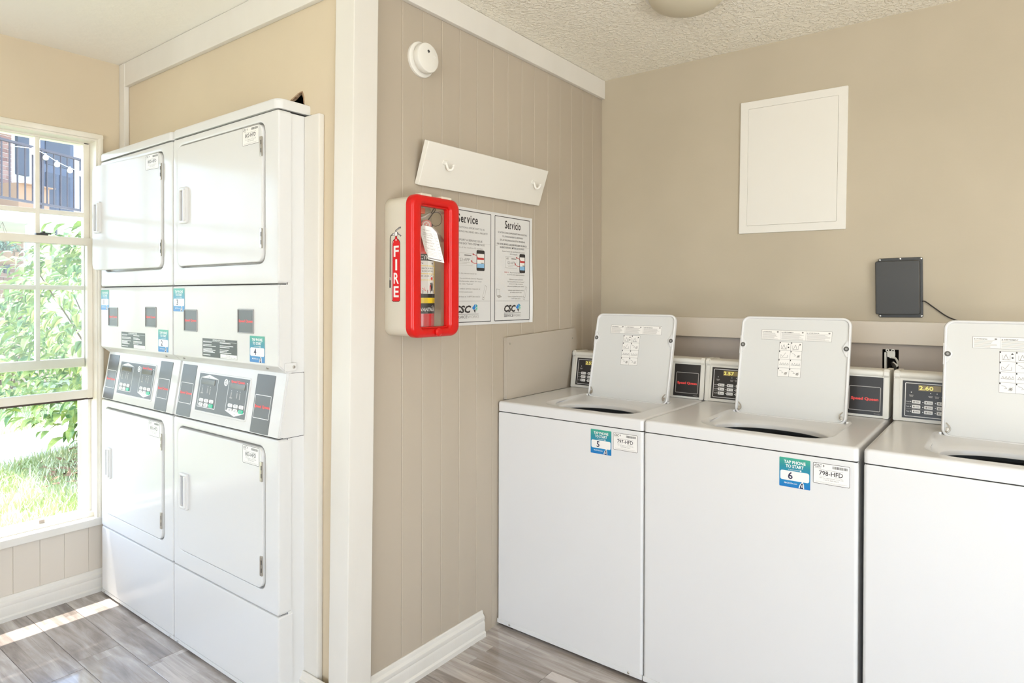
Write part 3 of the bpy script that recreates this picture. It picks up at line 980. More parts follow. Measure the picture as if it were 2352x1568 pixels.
# ================================================================== WASHERS
def make_washer(i, lid_c, num, code, label, digits):
    a = -.014
    t = thing('washing_machine', label, 'washer', ((.003 if i == 0 else -.018) + .664 * i * math.cos(a), -.8415 + .664 * i * math.sin(a), 0), a, 'top loading washers along the back wall', .982 if i == 0 else 1.0)
    w, F = .651, front()
    # cabinet
    b = bmesh.new()
    pl = lambda d, r_=.010: rr(d, w - d, d, .66, r_, 4)
    loft(b, [(pl(0), .030), (pl(0), .8555), (pl(.002), .8605), (pl(.006), .862)], (True, False))
    finish('cabinet', b, m_enamel2, t)
    b = bmesh.new(); bbox_(b, 0, w, -.0015, .03, .0135, .0305, b=.001); kf = finish('bottom_flange', b, m_enamel2, t)
    for u in (.066, .60): disc_screw(t, front(u, -.002, .022), .0045)
    b = bmesh.new(); ring(b, (.003, w - .003, .003, .65), (.012, w - .012, .012, .64), .859, .8655, .006, .004, .0005); finish('seam', b, m_gap, t)
    for u in (.11, .54):
        b = bmesh.new(); lathe(b, [(.026, 0), (.028, .004), (.028, .010), (.010, .012), (.010, .034)], 16, Matrix.Translation((u, .045, 0))); finish('foot', b, m_black2, t)
        b = bmesh.new(); lathe(b, [(.026, 0), (.028, .004), (.028, .010), (.010, .012), (.010, .034)], 16, Matrix.Translation((u, .60, 0))); finish('foot', b, m_black2, t)
    # top with sunk bowl
    c = lid_c
    b = bmesh.new()
    O = lambda d, r_=.012: dens(rr(d, w - d, d, .665, r_, 6), 6)
    I = lambda d, r_=.09: dens(rr(c - .21 + d, c + .21 - d, .045 + d, .462 - d, r_, 6), 6)
    like = I(0)
    E1 = lambda d: ellip(c, .182, .178 - d, .118 - d, like)
    E2 = lambda d: ellip(c, .195, .200 - d, .140 - d, like)
    loft(b, [(O(0), .8645), (O(0), .8955), (O(.002), .9005), (O(.007), .9028), (O(.012), .9035), (I(0), .9035), (I(.004), .9025), (I(.014), .897), (E2(0), .890), (E2(.012), .887), (E1(0), .884), (E1(.004), .879), (E1(.004), .868)], (False, False))
    finish('top', b, m_enamel2, t, angle=50)
    b = bmesh.new()
    loft(b, [(ellip(c, .182, .174, .114, like), .8685), (ellip(c, .22, .215, .185, like), .864), (ellip(c, .23, .228, .2, like), .856), (ellip(c, .23, .228, .2, like), .832), (ellip(c, .23, .205, .175, like), .826)], (False, False))
    tb = finish('balance_ring', b, m_tub, t, angle=50)
    b = bmesh.new()
    loft(b, [(ellip(c, .23, .207, .177, like), .828), (ellip(c, .23, .207, .177, like), .50)], (False, True))
    # rows of embossed ribs
    finish('drum', b, mat('drum_steel', (.42, .41, .40), .35, metal=1), t, angle=50)
    b = bmesh.new()
    lathe(b, [(.09, .50), (.07, .56), (.045, .64), (.040, .74), (.034, .765), (.010, .772)], 20, Matrix.Translation((c, .25, 0)))
    for k in range(4):
        M = Matrix.Translation((c, .25, 0)) @ Matrix.Rotation(k * PI / 2, 4, 'Z')
        bbox_(b, .03, .095, -.008, .008, .51, .62, b=.004, M=M)
    finish('agitator', b, m_recess, t)
    # lid, leaning back on its hinges
    lw, lh, tilt = .376, .372, R(13.5)
    M0 = Matrix.Translation((c, .392, .889)) @ Matrix.Rotation(-tilt, 4, 'X') @ FRONT
    u0, u1 = -lw / 2, lw / 2
    b = bmesh.new()
    f = lambda d, r_: rr(u0 + d, u1 - d, d, lh - d, r_, 6)
    loft(b, [(f(.006, .022), -.022), (f(.002, .026), -.018), (f(0, .028), -.012), (f(0, .028), -.002), (f(.002, .026), .001), (f(.005, .024), .002), (f(.0075, .022), .001), (f(.0095, .020), -.0035)], (True, True), M0)
    lid = finish('lid', b, m_enamel2, t)
    lid['label'] = 'raised lid leaning back with printed inner face'
    b = bmesh.new(); poly_prism(b, f(.0095, .020), -.0034, -.0030, M0); finish('lid_liner', b, m_lidin, lid)
    for s in (-1, 1):
        M = M0 @ Matrix.Translation((s * (lw / 2 - .012), lh * .705, 0))
        b = bmesh.new(); lathe(b, [(.0125, -.0035), (.0125, .0005), (.010, .002)], 16, M); 
        # the rim sweeps in around the screw
        poly_prism(b, [(s * .012, .035), (s * -.001, .024), (s * -.011, .006), (s * -.011, -.006), (s * -.001, -.024), (s * .012, -.035)], -.0034, .0006, M)
        bs = finish('screw_boss', b, m_enamel2, lid)
        b = bmesh.new(); lathe(b, [(.0085, .0005), (.0085, .003), (.0065, .0042)], 16, M); lathe(b, [(.004, .0042), (.004, .0046)], 10, M, mi=1)
        finish('screw', b, [mat('screw_rubber', (.09, .085, .075), .4), m_greyframe], bs, label='dark round lid bumper screw')
        b = bmesh.new()
        Q = M0 @ Matrix.Translation((s * (lw / 2 - .017), .024, .0))
        tube(b, [Q @ Vector(p) for p in curve_pts([(s * .004, .022, .001), (s * -.005, .010, .003), (s * -.006, 0, .003), (0, -.007, .003), (s * .006, -.004, .002)])], .0018, 6)
        bbox_(b, -.004, .004, -.004, .008, -.003, .0015, b=.001, M=Q)
        finish('hinge_clip', b, m_hinge, lid)
        b = bmesh.new(); Q = Matrix.Translation((c + s * (lw / 2 + .002), .402, .895)); bbox_(b, -.004, .004, -.008, .012, -.006, .010, b=.002, M=Q); finish('hinge', b, m_enamel2, t)
    # print on the lid
    p = Print(); pw, ph = .241, .037
    p.rect(0, 0, pw, ph, m_paper); p.nxt()
    p.border(0, 0, pw, ph, .0005, .0009, m_inkg)
    rr_ = random.Random(i)
    for k, (u, tw, s) in enumerate(((0, .066, 'WARNING'), (.068, .084, 'AVERTISSEMENT'), (.154, .086, 'ADVERTENCIA'))):
        p.line([(u + .001, 0), (u + .001, ph)], .0007, m_inkl)
        p.poly([(u + .0035, ph - .0095), (u + .0055, ph - .0060), (u + .0075, ph - .0095)], m_ink)
        p.text(s, u + .009, ph - .0095, .0036, m_ink, w=min(.043, tw * .42), al='L', off=.02)
        p.disc(u + tw - .008, ph - .007, .0034, m_inkg, 10, .0028)
        for r_ in range(8):
            p.rect(u + .004, .0035 + r_ * .0030, u + tw - rr_.uniform(.004, .022), .0047 + r_ * .0030, m_inkl)
    p.build('warning_label', lid, M0 @ Matrix.Translation((-.113, .285, -.0028)), label='white warning sticker in three languages')
    p = Print(); pw, ph = .079, .127
    p.rect(0, 0, pw, ph, m_paper); p.nxt()
    p.border(0, 0, pw, ph, .0005, .0009, m_inkg)
    cw, chh = pw / 2, ph / 4
    p.rect(cw - .0004, 0, cw + .0004, ph, m_inkg)
    for r_ in range(1, 4): p.rect(0, r_ * chh - .0004, pw, r_ * chh + .0004, m_inkg)
    for r_ in range(4):
        for c_ in range(2):
            u, v = c_ * cw, ph - (r_ + 1) * chh
            p.rect(u + .001, v + chh - .0060, u + .0040, v + chh - .001, m_ink)
            if r_ == 0:
                p.line([(u + .010, v + .006), (u + .016, v + .022), (u + .022, v + .006)], .0012, m_inkg)
                p.rect(u + .007, v + .005, u + .026, v + .0062, m_inkg)
                p.line([(u + .007, v + .005), (u + .007, v + .020)], .0008, m_inkg); p.line([(u + .026, v + .005), (u + .026, v + .020)], .0008, m_inkg)
                p.poly([(u + .028, v + .021), (u + .031, v + .027), (u + .035, v + .022)], m_ink)
                if c_ == 0: p.disc(u + .032, v + .012, .0026, m_ink, 8)
            elif r_ == 1 and c_ == 0:
                p.line([(u + .008, v + .016), (u + .014, v + .009), (u + .024, v + .024)], .0010, m_inkg); p.line([(u + .006, v + .016), (u + .006, v + .006), (u + .030, v + .006), (u + .030, v + .016)], .0010, m_inkg)
            elif r_ == 2:
                for q in range(4):
                    x = u + .006 + q * .008
                    p.line([(x, v + .012), (x + .003, v + .019), (x + .006, v + .012)], .0009, m_inkg)
                p.rect(u + .004, v + .0105, u + .036, v + .0115, m_inkg)
            else:
                p.line([(u + .006, v + .022), (u + .014, v + .020), (u + .019, v + .014), (u + .013, v + .013)], .0010, m_inkg)
                p.disc(u + .028, v + .012, .005, m_inkl, 10); p.disc(u + .028, v + .012, .003, m_paper, 8); p.line([(u + .022, v + .008), (u + .034, v + .018)], .0009, m_inkg)
    p.build('diagram_label', lid, M0 @ Matrix.Translation((-.046, .152, -.0028)), label='white sticker of eight small diagrams')
    # console hood
    CM = lambda x=0, s=0, n=0: frame_m((0, .535, .903), (1, 0, 0), (0, .17, 1)) @ Matrix.Translation((x, s, n))
    prof = [(.536, .905), (.5595, 1.046), (.553, 1.052), (.553, 1.062), (.560, 1.0695), (.66, 1.066), (.66, .905)]
    b = bmesh.new(); extr(b, prof, .016, w - .016); hood = finish('console', b, m_plast, t, angle=50)
    prof2 = [(.533, .9045), (.5555, 1.044), (.549, 1.052), (.549, 1.064), (.558, 1.0725), (.662, 1.069), (.662, .9045)]
    for x0, x1 in ((.0, .018), (w - .018, w)):
        b = bmesh.new(); extr(b, prof2, x0, x1)
        bmesh.ops.bevel(b, geom=[e for e in b.edges if abs(e.verts[0].co.x - e.verts[1].co.x) < 1e-5], offset=.002, segments=2, affect='EDGES')
        finish('end_cap', b, m_plast, t)
    for u in (.20, .455):
        b = bmesh.new(); lathe(b, [(.004, 0), (.004, .002)], 10, Matrix.Translation((u, .60, 1.068))); finish('screw', b, m_gap, t)
    # control plate at the left, brand plate at the right
    pc = Print(); M = CM(.026, .013, .0006); pw, ph = .258, .125
    pc.rect(0, 0, pw, ph, m_black); pc.nxt()
    pc.border(.0075, .0055, pw - .0075, ph - .0065, .003, .0020, m_inkw)
    pc.rect(.034 + .012, .094, .034 + .076, .113, mat('display_amber', (.30, .22, .08), .3)); pc.nxt()
    pc.text(digits, .048, .0968, .0130, m_digit, w=.040, al='L', off=.012)
    for u in (.026, .081, .099, .117):
        pc.disc(u, .087, .0017, m_inkw, 8); pc.rect(u - .0065, .0765, u + .0065, .0783, m_inkl); pc.rect(u - .005, .0728, u + .005, .0745, m_inkl)
    for r_ in range(3):
        v = .050 - r_ * .0163
        pc.text(('Soil', 'Cycle', 'Temp')[r_], .0125, v + .0035, .0038, m_inkw, w=.0085, al='L')
        for c_ in range(3):
            pc.disc(.0245 + c_ * .0352, v + .0055, .0017, m_inkw, 8)
        if r_: pc.rect(.012, v + .0132, .130, v + .0139, m_inkl)
    cp = pc.build('control_plate', t, M, label='black control plate with white keys')
    for r_ in range(3):
        for c_ in range(3):
            v = .050 - r_ * .0163; u = .0285 + c_ * .0352
            b = bmesh.new(); plate(b, u, u + .0245, v, v + .0112, .0002, .0016, .002, .0005, M)
            box(b, u + .004, u + .008, v + .003, v + .008, .0016, .0018, M=M, mi=1); box(b, u + .010, u + .021, v + .0045, v + .0065, .0016, .0018, M=M, mi=1)
            finish('button', b, [m_inkw, m_inkg], cp)
    pb = Print(); M = CM(.518, .010, .0006)
    pb.rect(0, 0, .115, .132, m_black); pb.nxt(); pb.border(.008, .0125, .1075, .098, .004, .0020, m_inkl); brand(pb, .058, .050, .086, .0105)
    pb.rect(.088, .0045, .106, .0056, m_inkl)
    pb.build('brand_plate', t, M, label='black plate with red lettering')
    if num:
        tap_label(num).build('tap_sticker', t, F @ Matrix.Translation((.4415, .762, .0006)), label='blue and green sticker with the number %d' % num)
        id_label(code).build('id_label', t, F @ Matrix.Translation((.534, .786, .0006)), label='white sticker printed ' + code)
    return t

make_washer(0, .370, 5, '797-HFD', 'white top loading washer with raised lid in the corner, sticker 5', '2.57')
make_washer(1, .359, 6, '798-HFD', 'white top loading washer with raised lid, middle of the row, sticker 6', '2.57')
make_washer(2, .336, 0, '', 'white top loading washer cut off by the right edge of the photo', '2.60')

# ================================================================== THINGS ON THE WALLS
# smoke detector
t = thing('smoke_detector', 'round white smoke detector high on the grooved panel wall', 'smoke detector', (0, -1.274, 2.140))
M = side()
b = bmesh.new(); lathe(b, [(.060, 0), (.061, .003), (.060, .009), (.056, .012), (.050, .013)], 40, M, cap=(True, True)); finish('base', b, m_white, t)
b = bmesh.new(); lathe(b, [(.046, .012), (.047, .018), (.0505, .022), (.0515, .034), (.049, .040), (.044, .0425), (.02, .0445)], 40, M); body = finish('cover', b, m_white, t)
b = bmesh.new()
for dy in range(-2, 3):
    for dz in range(-2, 3):
        if abs(dy) + abs(dz) < 4 and (dy + dz) % 2 == 0: lathe(b, [(.0017, .0441), (.0017, .0450)], 6, M @ Matrix.Translation((-.003 + dy * .0021, .020 + dz * .0021, 0)))
finish('vent_holes', b, m_gap, body)['kind'] = 'stuff'
b = bmesh.new(); lathe(b, [(.0055, .0425), (.0055, .0445), (.0042, .0447), (.004, .0438)], 14, M @ Matrix.Translation((.026, .008, 0))); finish('test_button', b, m_plast, body)

# hook board, tipping forward at the top
t = thing('hook_board', 'white board with two coat hooks tipped above the red cabinet', 'coat rack', (.010, -1.300, 1.706))
M = frame_m((0, 0, 0), (0, 1, .0145), (.34, 0, 1))
b = bmesh.new(); plate(b, 0, .722, 0, .153, -.010, .010, .003, .003, M)
finish('board', b, m_board, t)
for u, v in ((.115, .083), (.650, .083)):
    b = bmesh.new(); Q = M @ Matrix.Translation((u, v, .010))
    plate(b, -.014, .014, -.008, .008, -.001, .004, .006, .002, Q @ Matrix.Translation((-.014, .010, 0)))
    tube(b, [Q @ Vector(p) for p in curve_pts([(-.014, .010, .003), (-.012, .002, .008), (-.006, -.010, .014), (.003, -.010, .020), (.007, -.002, .023), (.007, .006, .024)], 5)], .0042, 8)
    lathe(b, [(.005, 0), (.0055, .004), (.003, .008)], 8, Q @ Matrix.Translation((.007, .007, .021)))
    finish('hook', b, m_white, t)
for u in (.10, .60):
    b = bmesh.new(); box(b, -.0095, .022, u, u + .03, .075, .095); finish('wall_cleat', b, m_board, t)

# service notice: one sheet with two framed columns
t = thing('service_notice', 'white service notice in two framed columns beside the red cabinet', 'notice', (0, -1.185, 1.213))
def curl(u, v, n):
    k = max(0, u - .561) / .015
    return Vector((.0022 + n + .007 * k * (0.6 + .4 * math.sin(v * 11 + .6)), u, v))
p = Print(); PWD, PHT = .576, .444
NU, NV = 26, 10
def us(i): return .561 * i / 22 if i <= 22 else .561 + .015 * (i - 22) / 4
pts = [(us(i), PHT * j / NV) for i in range(NU + 1) for j in range(NV + 1)]
p._add(pts, [(i * (NV + 1) + j, (i + 1) * (NV + 1) + j, (i + 1) * (NV + 1) + j + 1, i * (NV + 1) + j + 1) for i in range(NU) for j in range(NV)], m_poster)
p.nxt()
def hline(u0, u1, v, w, mt):
    p.rect(u0, v - w / 2, u1, v + w / 2, mt, 8)
def vline(u, v0, v1, w, mt):
    for k in range(8):
        a, c2 = v0 + (v1 - v0) * k / 8, v0 + (v1 - v0) * (k + 1) / 8
        p.rect(u - w / 2, a, u + w / 2, c2, mt)
def slab(word, uc, v, h, w):
    """bold lettering with slab serifs"""
    adv = {'S': .66, 'e': .60, 'r': .50, 'v': .60, 'i': .34, 'c': .56, 'o': .62}
    tot = sum(adv[ch] for ch in word); u = uc - w / 2
    for ch in word:
        cw = adv[ch] / tot * w
        xh = h if ch == 'S' else h * .72
        gl = {'r': .62, 'i': .42, 'v': .92}.get(ch, .86) * cw
        vs, fs = glyphs(ch, .025)
        x0 = min(q[0] for q in vs); x1 = max(q[0] for q in vs)
        p._add([(u + cw / 2 - gl / 2 + (q[0] - x0) / (x1 - x0) * gl, v + q[1] * h / .70) for q in vs], fs, m_ink)
        s = h * .085
        if ch in 'ri':
            c0 = u + cw / 2 - (gl * .28 if ch == 'r' else 0)
            p.rect(c0 - cw * .30, v - s * .2, c0 + cw * .34, v + s, m_ink)
        u += cw
def column(u0, u1, v0, v1, title, L, es):
    c_ = (u0 + u1) / 2
    hline(u0, u1, v0, .0028, m_ink); hline(u0, u1, v1, .0028, m_ink); vline(u0, v0, v1, .0028, m_ink); vline(u1, v0, v1, .0028, m_ink)
    wd = (u1 - u0)
    slab(title, c_ + (0 if es else .004), v1 - .045, .031, wd * (.46 if es else .43))
    v = v1 - .067
    for s, w in L[0]:
        p.text(s, c_, v, .0068, m_ink, w=wd * w); v -= .0150
    v = v1 - .114
    for s, w in L[1]:
        p.text(s, c_ - .004, v, .0072, m_ink, w=wd * w, off=.006); v -= .0130
    hline(u1 - wd * .16, u1 - .004, v + .022, .0008, m_inkl); hline(u0 + .004, u0 + wd * .07, v + .022, .0008, m_inkl)
    v -= .001
    for s, w in L[2]:
        p.text(s, c_ + .006, v, .0055, m_inkg, w=wd * w); v -= .0095
    # little card, phone and arrows
    k0 = u0 + wd * (.29 if es else .28); vb = v1 - .206
    p.rrect(k0, vb, k0 + wd * .33, vb + .047, .003, m_inkl); p.nxt(); p.rrect(k0 + .001, vb + .001, k0 + wd * .33 - .001, vb + .046, .003, m_poster); p.nxt()
    p.text('CSC', k0 + .006, vb + .036, .006, m_ink, w=.017, al='L', shear=.25, off=.02)
    p.rect(k0 + wd * .17, vb + .037, k0 + wd * .31, vb + .041, m_inkg)
    p.text('123-APP', k0 + wd * .165, vb + .0165, .011, m_inkg, w=wd * .23)
    p.rect(k0 + .012, vb + .0110, k0 + wd * .28, vb + .0122, m_inkl); p.rect(k0 + .018, vb + .006, k0 + wd * .22, vb + .0072, m_inkl)
    ph0 = u0 + wd * .695
    p.rrect(ph0, vb - .018, ph0 + wd * .17, vb + .062, .006, m_ink); p.nxt()
    p.rect(ph0 + .003, vb - .006, ph0 + wd * .17 - .003, vb + .048, m_paper); p.nxt()
    p.rect(ph0 + .003, vb - .006, ph0 + wd * .17 - .003, vb + .010, m_inksky); p.rect(ph0 + .004, vb + .025, ph0 + wd * .17 - .004, vb + .033, m_inkdr)
    p.rect(ph0 + wd * .09, vb + .011, ph0 + wd * .15, vb + .0135, m_ink)
    p.line([(ph0 + .010, vb + .033), (ph0 - .006, vb + .042), (ph0 - .022, vb + .0445)], .0022, m_inkdr); p.poly([(ph0 - .026, vb + .045), (ph0 - .017, vb + .049), (ph0 - .017, vb + .040)], m_inkdr)
    p.line([(ph0 + .004, vb + .010), (ph0 - .014, vb + .010), (ph0 - .028, vb + .016)], .0022, m_inkdr); p.poly([(ph0 - .034, vb + .019), (ph0 - .026, vb + .022), (ph0 - .026, vb + .011)], m_inkdr)
    v = v1 - (.226 if es else .238)
    lc = c_ + (.022 if es else -.006)
    for k, (s, w, g) in enumerate(L[3]):
        if s:
            p.text(s, lc, v, .0050, m_inkg, w=wd * w)
        v -= g
    p.text('STEP 2:' if not es else 'PASO 2:', lc - wd * .27, v1 - (.226 if es else .238), .0050, m_inkdr, w=wd * .12)
    # handset
    hx, hy = u1 - wd * .15, v0 + .112
    p._add([(hx + q[0], hy + q[1]) for q in ((-.012, -.026), (.000, -.029), (.018, .024), (.008, .030))], [(0, 1, 2, 3)], m_inkl); p.nxt()
    p._add([(hx + q[0], hy + q[1]) for q in ((-.0100, -.0245), (-.001, -.0265), (.0158, .0225), (.0084, .0272))], [(0, 1, 2, 3)], m_poster); p.nxt()
    p.disc(hx - .003, hy - .018, .0022, m_inkg, 8)
    if es:
        p.line([(u0 + .010, v0 + .128), (u0 + .012, v0 + .100), (u0 + .034, v0 + .104), (u0 + .030, v0 + .126), (u0 + .010, v0 + .128)], .0009, m_inkg)
        p.poly([(u0 + .012, v0 + .099), (u0 + .024, v0 + .091), (u0 + .046, v0 + .096), (u0 + .034, v0 + .103)], m_inkl)
    hline(u0 + .006, u1 - .006, v0 + .0795, .0009, m_inkg)
    # emblem
    lw_ = wd * .50
    p.text('CSC', c_ - lw_ * .16, v0 + .036, .026, m_ink, w=lw_ * .66, off=.04, shear=.22)
    q = c_ + lw_ * .33
    p.poly([(q - .018, v0 + .053), (q + .001, v0 + .069), (q + .004, v0 + .053), (q - .006, v0 + .045)], m_inkblue)
    p.poly([(q + .004, v0 + .069), (q + .016, v0 + .061), (q + .006, v0 + .053)], m_inkteal)
    p.poly([(q + .006, v0 + .052), (q + .015, v0 + .056), (q + .010, v0 + .041)], m_inkgreen)
    p.poly([(q - .008, v0 + .044), (q + .004, v0 + .049), (q + .001, v0 + .033)], m_ink)
    hline(c_ - lw_ * .5, c_ + lw_ * .48, v0 + .030, .0013, m_ink)
    p.text('SERVICE', c_ - lw_ * .5, v0 + .0145, .0110, m_ink, w=lw_ * .52, al='L')
    p.text('WORKS', c_ + lw_ * .03, v0 + .0145, .0110, m_inkl, w=lw_ * .46, al='L')
column(.012, .299, .012, .432, 'Service', (
    [('YOUR SATISFACTION IS IMPORTANT TO US', .72), ('PROPERLY WORKING MACHINES ARE A PRIORITY', .86)],
    [('PLEASE REPORT A SERVICE ISSUE', .66), ('FOLLOWING THE EASY TWO-STEP METHOD', .76)],
    [('Take note of the machine ID number', .62)],
    [('Report the service issue by:', .44, .019), ('Using the CSC ServiceWorks Service Request', .68, .0105), ('simply scan the barcode, select the issue', .64, .0105), ('and click "Submit"', .30, .018), ('Using our online service request at', .58, .012), ('www.cscsw.com', .26, .018), ('Calling toll free at 1-877-264-6622', .58, .01)]), False)
column(.324, .560, .012, .432, 'Servicio', (
    [('SU SATISFACCION ES IMPORTANTE PARA NOSOTROS', .84), ('Y EL FUNCIONAMIENTO APROPIADO', .60), ('DE LAS MAQUINAS ES NUESTRA PRIORIDAD', .72)],
    [('POR FAVOR, REPORTE CUALQUIER PROBLEMA DEL SERVICIO', .86), ('SIGUIENDO ESTE FACIL METODO DE DOS PASOS', .70)],
    [('Anote el numero de identificacion (ID number)', .66), ('de la maquina', .22)],
    [('Reporte el problema', .34, .0090), ('de servicio de la siguiente manera', .50, .019), ('Utilizando nuestra aplicacion', .40, .0100), ('"CSC ServiceWorks Service Request"', .50, .0085), ('escanee el codigo de barras,', .40, .0100), ('seleccione el problema y envie "Submit"', .50, .0164), ('Utilizando nuestra solicitud de servicio', .46, .0086), ('en www.cscsw.com', .34, .017), ('Llame a nuestra linea gratuita al', .46, .0090), ('1-877-264-6622', .26, .01)]), True)
p.build('sheet', t, Matrix.Identity(4), fn=lambda u, v, n: curl(u, v, n))

# painted board leaning against the panel wall behind the corner washer
t = thing('painted_board', 'taupe painted board with a broken end against the panel wall above the corner washer', 'board', (.001, -.800, .905))
b = bmesh.new()
outl = [(0, 0), (.45, .0), (.500, .165), (.545, .174), (.540, .185), (.555, .205), (.540, .225), (.530, .268), (.515, .272), (.30, .264), (0, .252)]
poly_prism(b, outl, .001, .016, M=SIDEX)
finish('board', b, mat('board_paint', (.46, .40, .325), .5, spec=.3), t, angle=0)
for u, v in ((.02, .225), (.50, .225)):
    b = bmesh.new(); lathe(b, [(.004, .016), (.0035, .0175)], 10, SIDEX @ Matrix.Translation((u, v, 0))); finish('nail_head', b, m_hinge, t)

# access panel on the back wall
t = thing('access_panel', 'white rectangular access panel high on the back wall', 'panel', (.690, 0, 1.600))
M = Matrix.Rotation(R(.6), 4, 'Y') @ FRONT
b = bmesh.new(); ring(b, (0, .423, 0, .571), (.034, .389, .033, .538), 0, .009, .003, .003, .002, M); fr_ = finish('frame', b, m_white, t)
b = bmesh.new(); plate(b, .0343, .3887, .0333, .5377, 0, .0086, .002, .0008, M); finish('cover', b, m_white, t)

# black flat antenna box with its cable
t = thing('antenna_box', 'flat black plastic box with corner screws on the back wall above the rail', 'box', (1.226, 0, 1.245))
M = Matrix.Rotation(R(-.8), 4, 'Y') @ FRONT
b = bmesh.new()
plate(b, .004, .151, .0, .228, 0, .008, .006, .002, M); finish('flange', b, m_black2, t)
b = bmesh.new(); plate(b, -.003, .143, .012, .216, .006, .030, .006, .004, M); finish('housing', b, m_black2, t)
for u, v in ((.010, .006), (.146, .006), (.010, .222), (.146, .222), (.078, .224)):
    b = bmesh.new(); lathe(b, [(.0038, .008), (.0038, .0095), (.002, .0105)], 12, M @ Matrix.Translation((u, v, 0))); finish('screw', b, m_steel, t)
b = bmesh.new(); tube(b, curve_pts([(.146, -.012, .064), (.158, -.010, .062), (.180, -.006, .044), (.225, -.006, .008), (.27, -.008, -.012)]), .0024, 6); finish('cable', b, m_black, t)

# broken outlet in the back wall
t = thing('broken_outlet', 'broken open electrical outlet box in the wall under the rail', 'outlet', (HX0, 0, HZ0))
w_, h_ = HX1 - HX0, HZ1 - HZ0
M = FRONT
b = bmesh.new()
pr = lambda d: rr(d, w_ - d, d, h_ - d, .003, 2)
loft(b, [(pr(.0005), -.001), (pr(.0005), -.060)], (False, True), M); finish('box', b, m_void, t)
b = bmesh.new()
plate(b, .006, .014, .012, h_ - .012, -.030, -.004, .002, .001, M); plate(b, .006, .016, .012, .06, -.010, .001, .003, .001, M)
plate(b, .016, w_ - .012, h_ - .030, h_ - .006, -.008, .001, .004, .001, M); plate(b, .024, w_ - .018, h_ - .034, h_ - .012, -.004, .002, .003, .001, M)
finish('yoke', b, m_plast, t)
for u in (.017, .036):
    b = bmesh.new(); ring(b, (u - .006, u + .006, h_ - .010, h_ + .002), (u - .0025, u + .0025, h_ - .0065, h_ - .0015), -.001, .002, .005, .002, .0005, M); finish('yoke_ear', b, m_plast, t)
b = bmesh.new(); tube(b, [M @ Vector(p_) for p_ in curve_pts([(.030, h_ - .030, .002), (.045, h_ - .034, .002), (.052, h_ - .055, -.004), (.040, h_ - .062, -.004)])], .004, 8)
tube(b, [M @ Vector(p_) for p_ in curve_pts([(.034, h_ - .052, -.004), (.044, h_ - .060, .0), (.050, h_ - .066, .0)])], .007, 8); finish('receptacle', b, m_plast, t)
# cord hanging out of it between the hoods
t = thing('power_cord', 'black power cord hanging from the broken outlet between two washers', 'cord', (1.288, -.012, 1.05))
b = bmesh.new(); tube(b, curve_pts([(-.012, .016, .02), (.000, -.004, .0), (.006, -.02, -.04), (.010, -.12, -.10), (.012, -.17, -.155), (.012, -.19, -.30)]), .0065, 8); finish('cord', b, m_black, t)

# ceiling lamp
t = thing('ceiling_lamp', 'round ribbed beige ceiling lamp at the top edge of the photo', 'lamp', (.715, -.665, H))
FL = Matrix.Rotation(PI, 4, 'X')
b = bmesh.new(); lathe(b, [(.145, 0), (.145, .012), (.132, .018)], 40, FL); finish('base', b, m_plast, t)
b = bmesh.new()
prof = []
for k in range(15):
    a = k / 14 * PI / 2
    prof.append((.130 * math.cos(a) + .0022 * (k % 2) + .001, .014 + .058 * math.sin(a)))
lathe(b, prof, 48, FL); finish('shade', b, mat('shade_glass', (.62, .56, .42), .35), t)

# ================================================================== FIRE EXTINGUISHER CABINET
t = thing('extinguisher_cabinet', 'cream wall cabinet with a red framed clear door', 'cabinet', (0, -1.4345, 1.192))
M = SIDEX
cw_, ch_ = .217, .452
b = bmesh.new()
f = lambda d, r_=.030: rr(d, cw_ - d, d, ch_ - d, r_, 6)
loft(b, [(f(0), .001), (f(0), .112), (f(.003), .112), (f(.003), .098)], (True, False), M)
finish('body', b, m_cream, t)
b = bmesh.new()
ring(b, (-.004, cw_ + .004, -.004, ch_ + .005), (.040, cw_ - .044, .026, ch_ - .026), .104, .134, .036, .010, .012, M, seg=8)
door = finish('door', b, m_red, t, angle=50)
b = bmesh.new(); ring(b, (.036, cw_ - .040, .022, ch_ - .022), (.044, cw_ - .048, .030, ch_ - .030), .106, .121, .008, .006, .003, M); finish('inner_lip', b, m_red, door)
b = bmesh.new(); plate(b, .038, cw_ - .042, .024, ch_ - .024, .1075, .1095, .006, .0005, M); finish('pane', b, m_acrylic, door)
b = bmesh.new(); lathe(b, [(.010, .121), (.011, .128), (.014, .137), (.014, .142), (.009, .147)], 20, M @ Matrix.Translation((cw_ * .50, .013, 0))); finish('knob', b, m_red, door)
for u in (.040, .135):
    b = bmesh.new(); bbox_(b, .100, .128, u, u + .048, ch_ + .001, ch_ + .010, b=.002); finish('hinge', b, m_cream, t)
# decal on the left side: a drawn extinguisher with the letters FIRE
p = Print()
p.rect(0, 0, .062, .232, m_cream)
p = Print()
R_, Wt, Bk = mat('decal_red', (.72, .015, .02), .35), m_inkw, m_ink
p.poly([(.012, .004), (.018, .0), (.045, .0), (.051, .004), (.051, .190), (.046, .199), (.037, .204), (.037, .211), (.027, .211), (.027, .204), (.018, .199), (.012, .190)], Bk); p.nxt()
p.poly([(.0135, .005), (.019, .0015), (.044, .0015), (.0495, .005), (.0495, .189), (.045, .197), (.036, .2025), (.036, .210), (.028, .210), (.028, .2025), (.019, .197), (.0135, .189)], R_); p.nxt()
p.line([(.0155, .006), (.0155, .188), (.020, .195)], .0016, Wt)
for k, ch in enumerate('FIRE'):
    p.text(ch, .033, .146 - k * .0435, .0345, Wt, w=(.024 if ch != 'I' else .009), off=.02)
p.poly([(.0285, .199), (.032, .2025), (.0355, .199), (.032, .1955)], Wt)
p.disc(.032, .219, .0075, Bk, 14, .009); p.poly([(.014, .214), (.026, .215), (.026, .222), (.014, .221)], Bk)
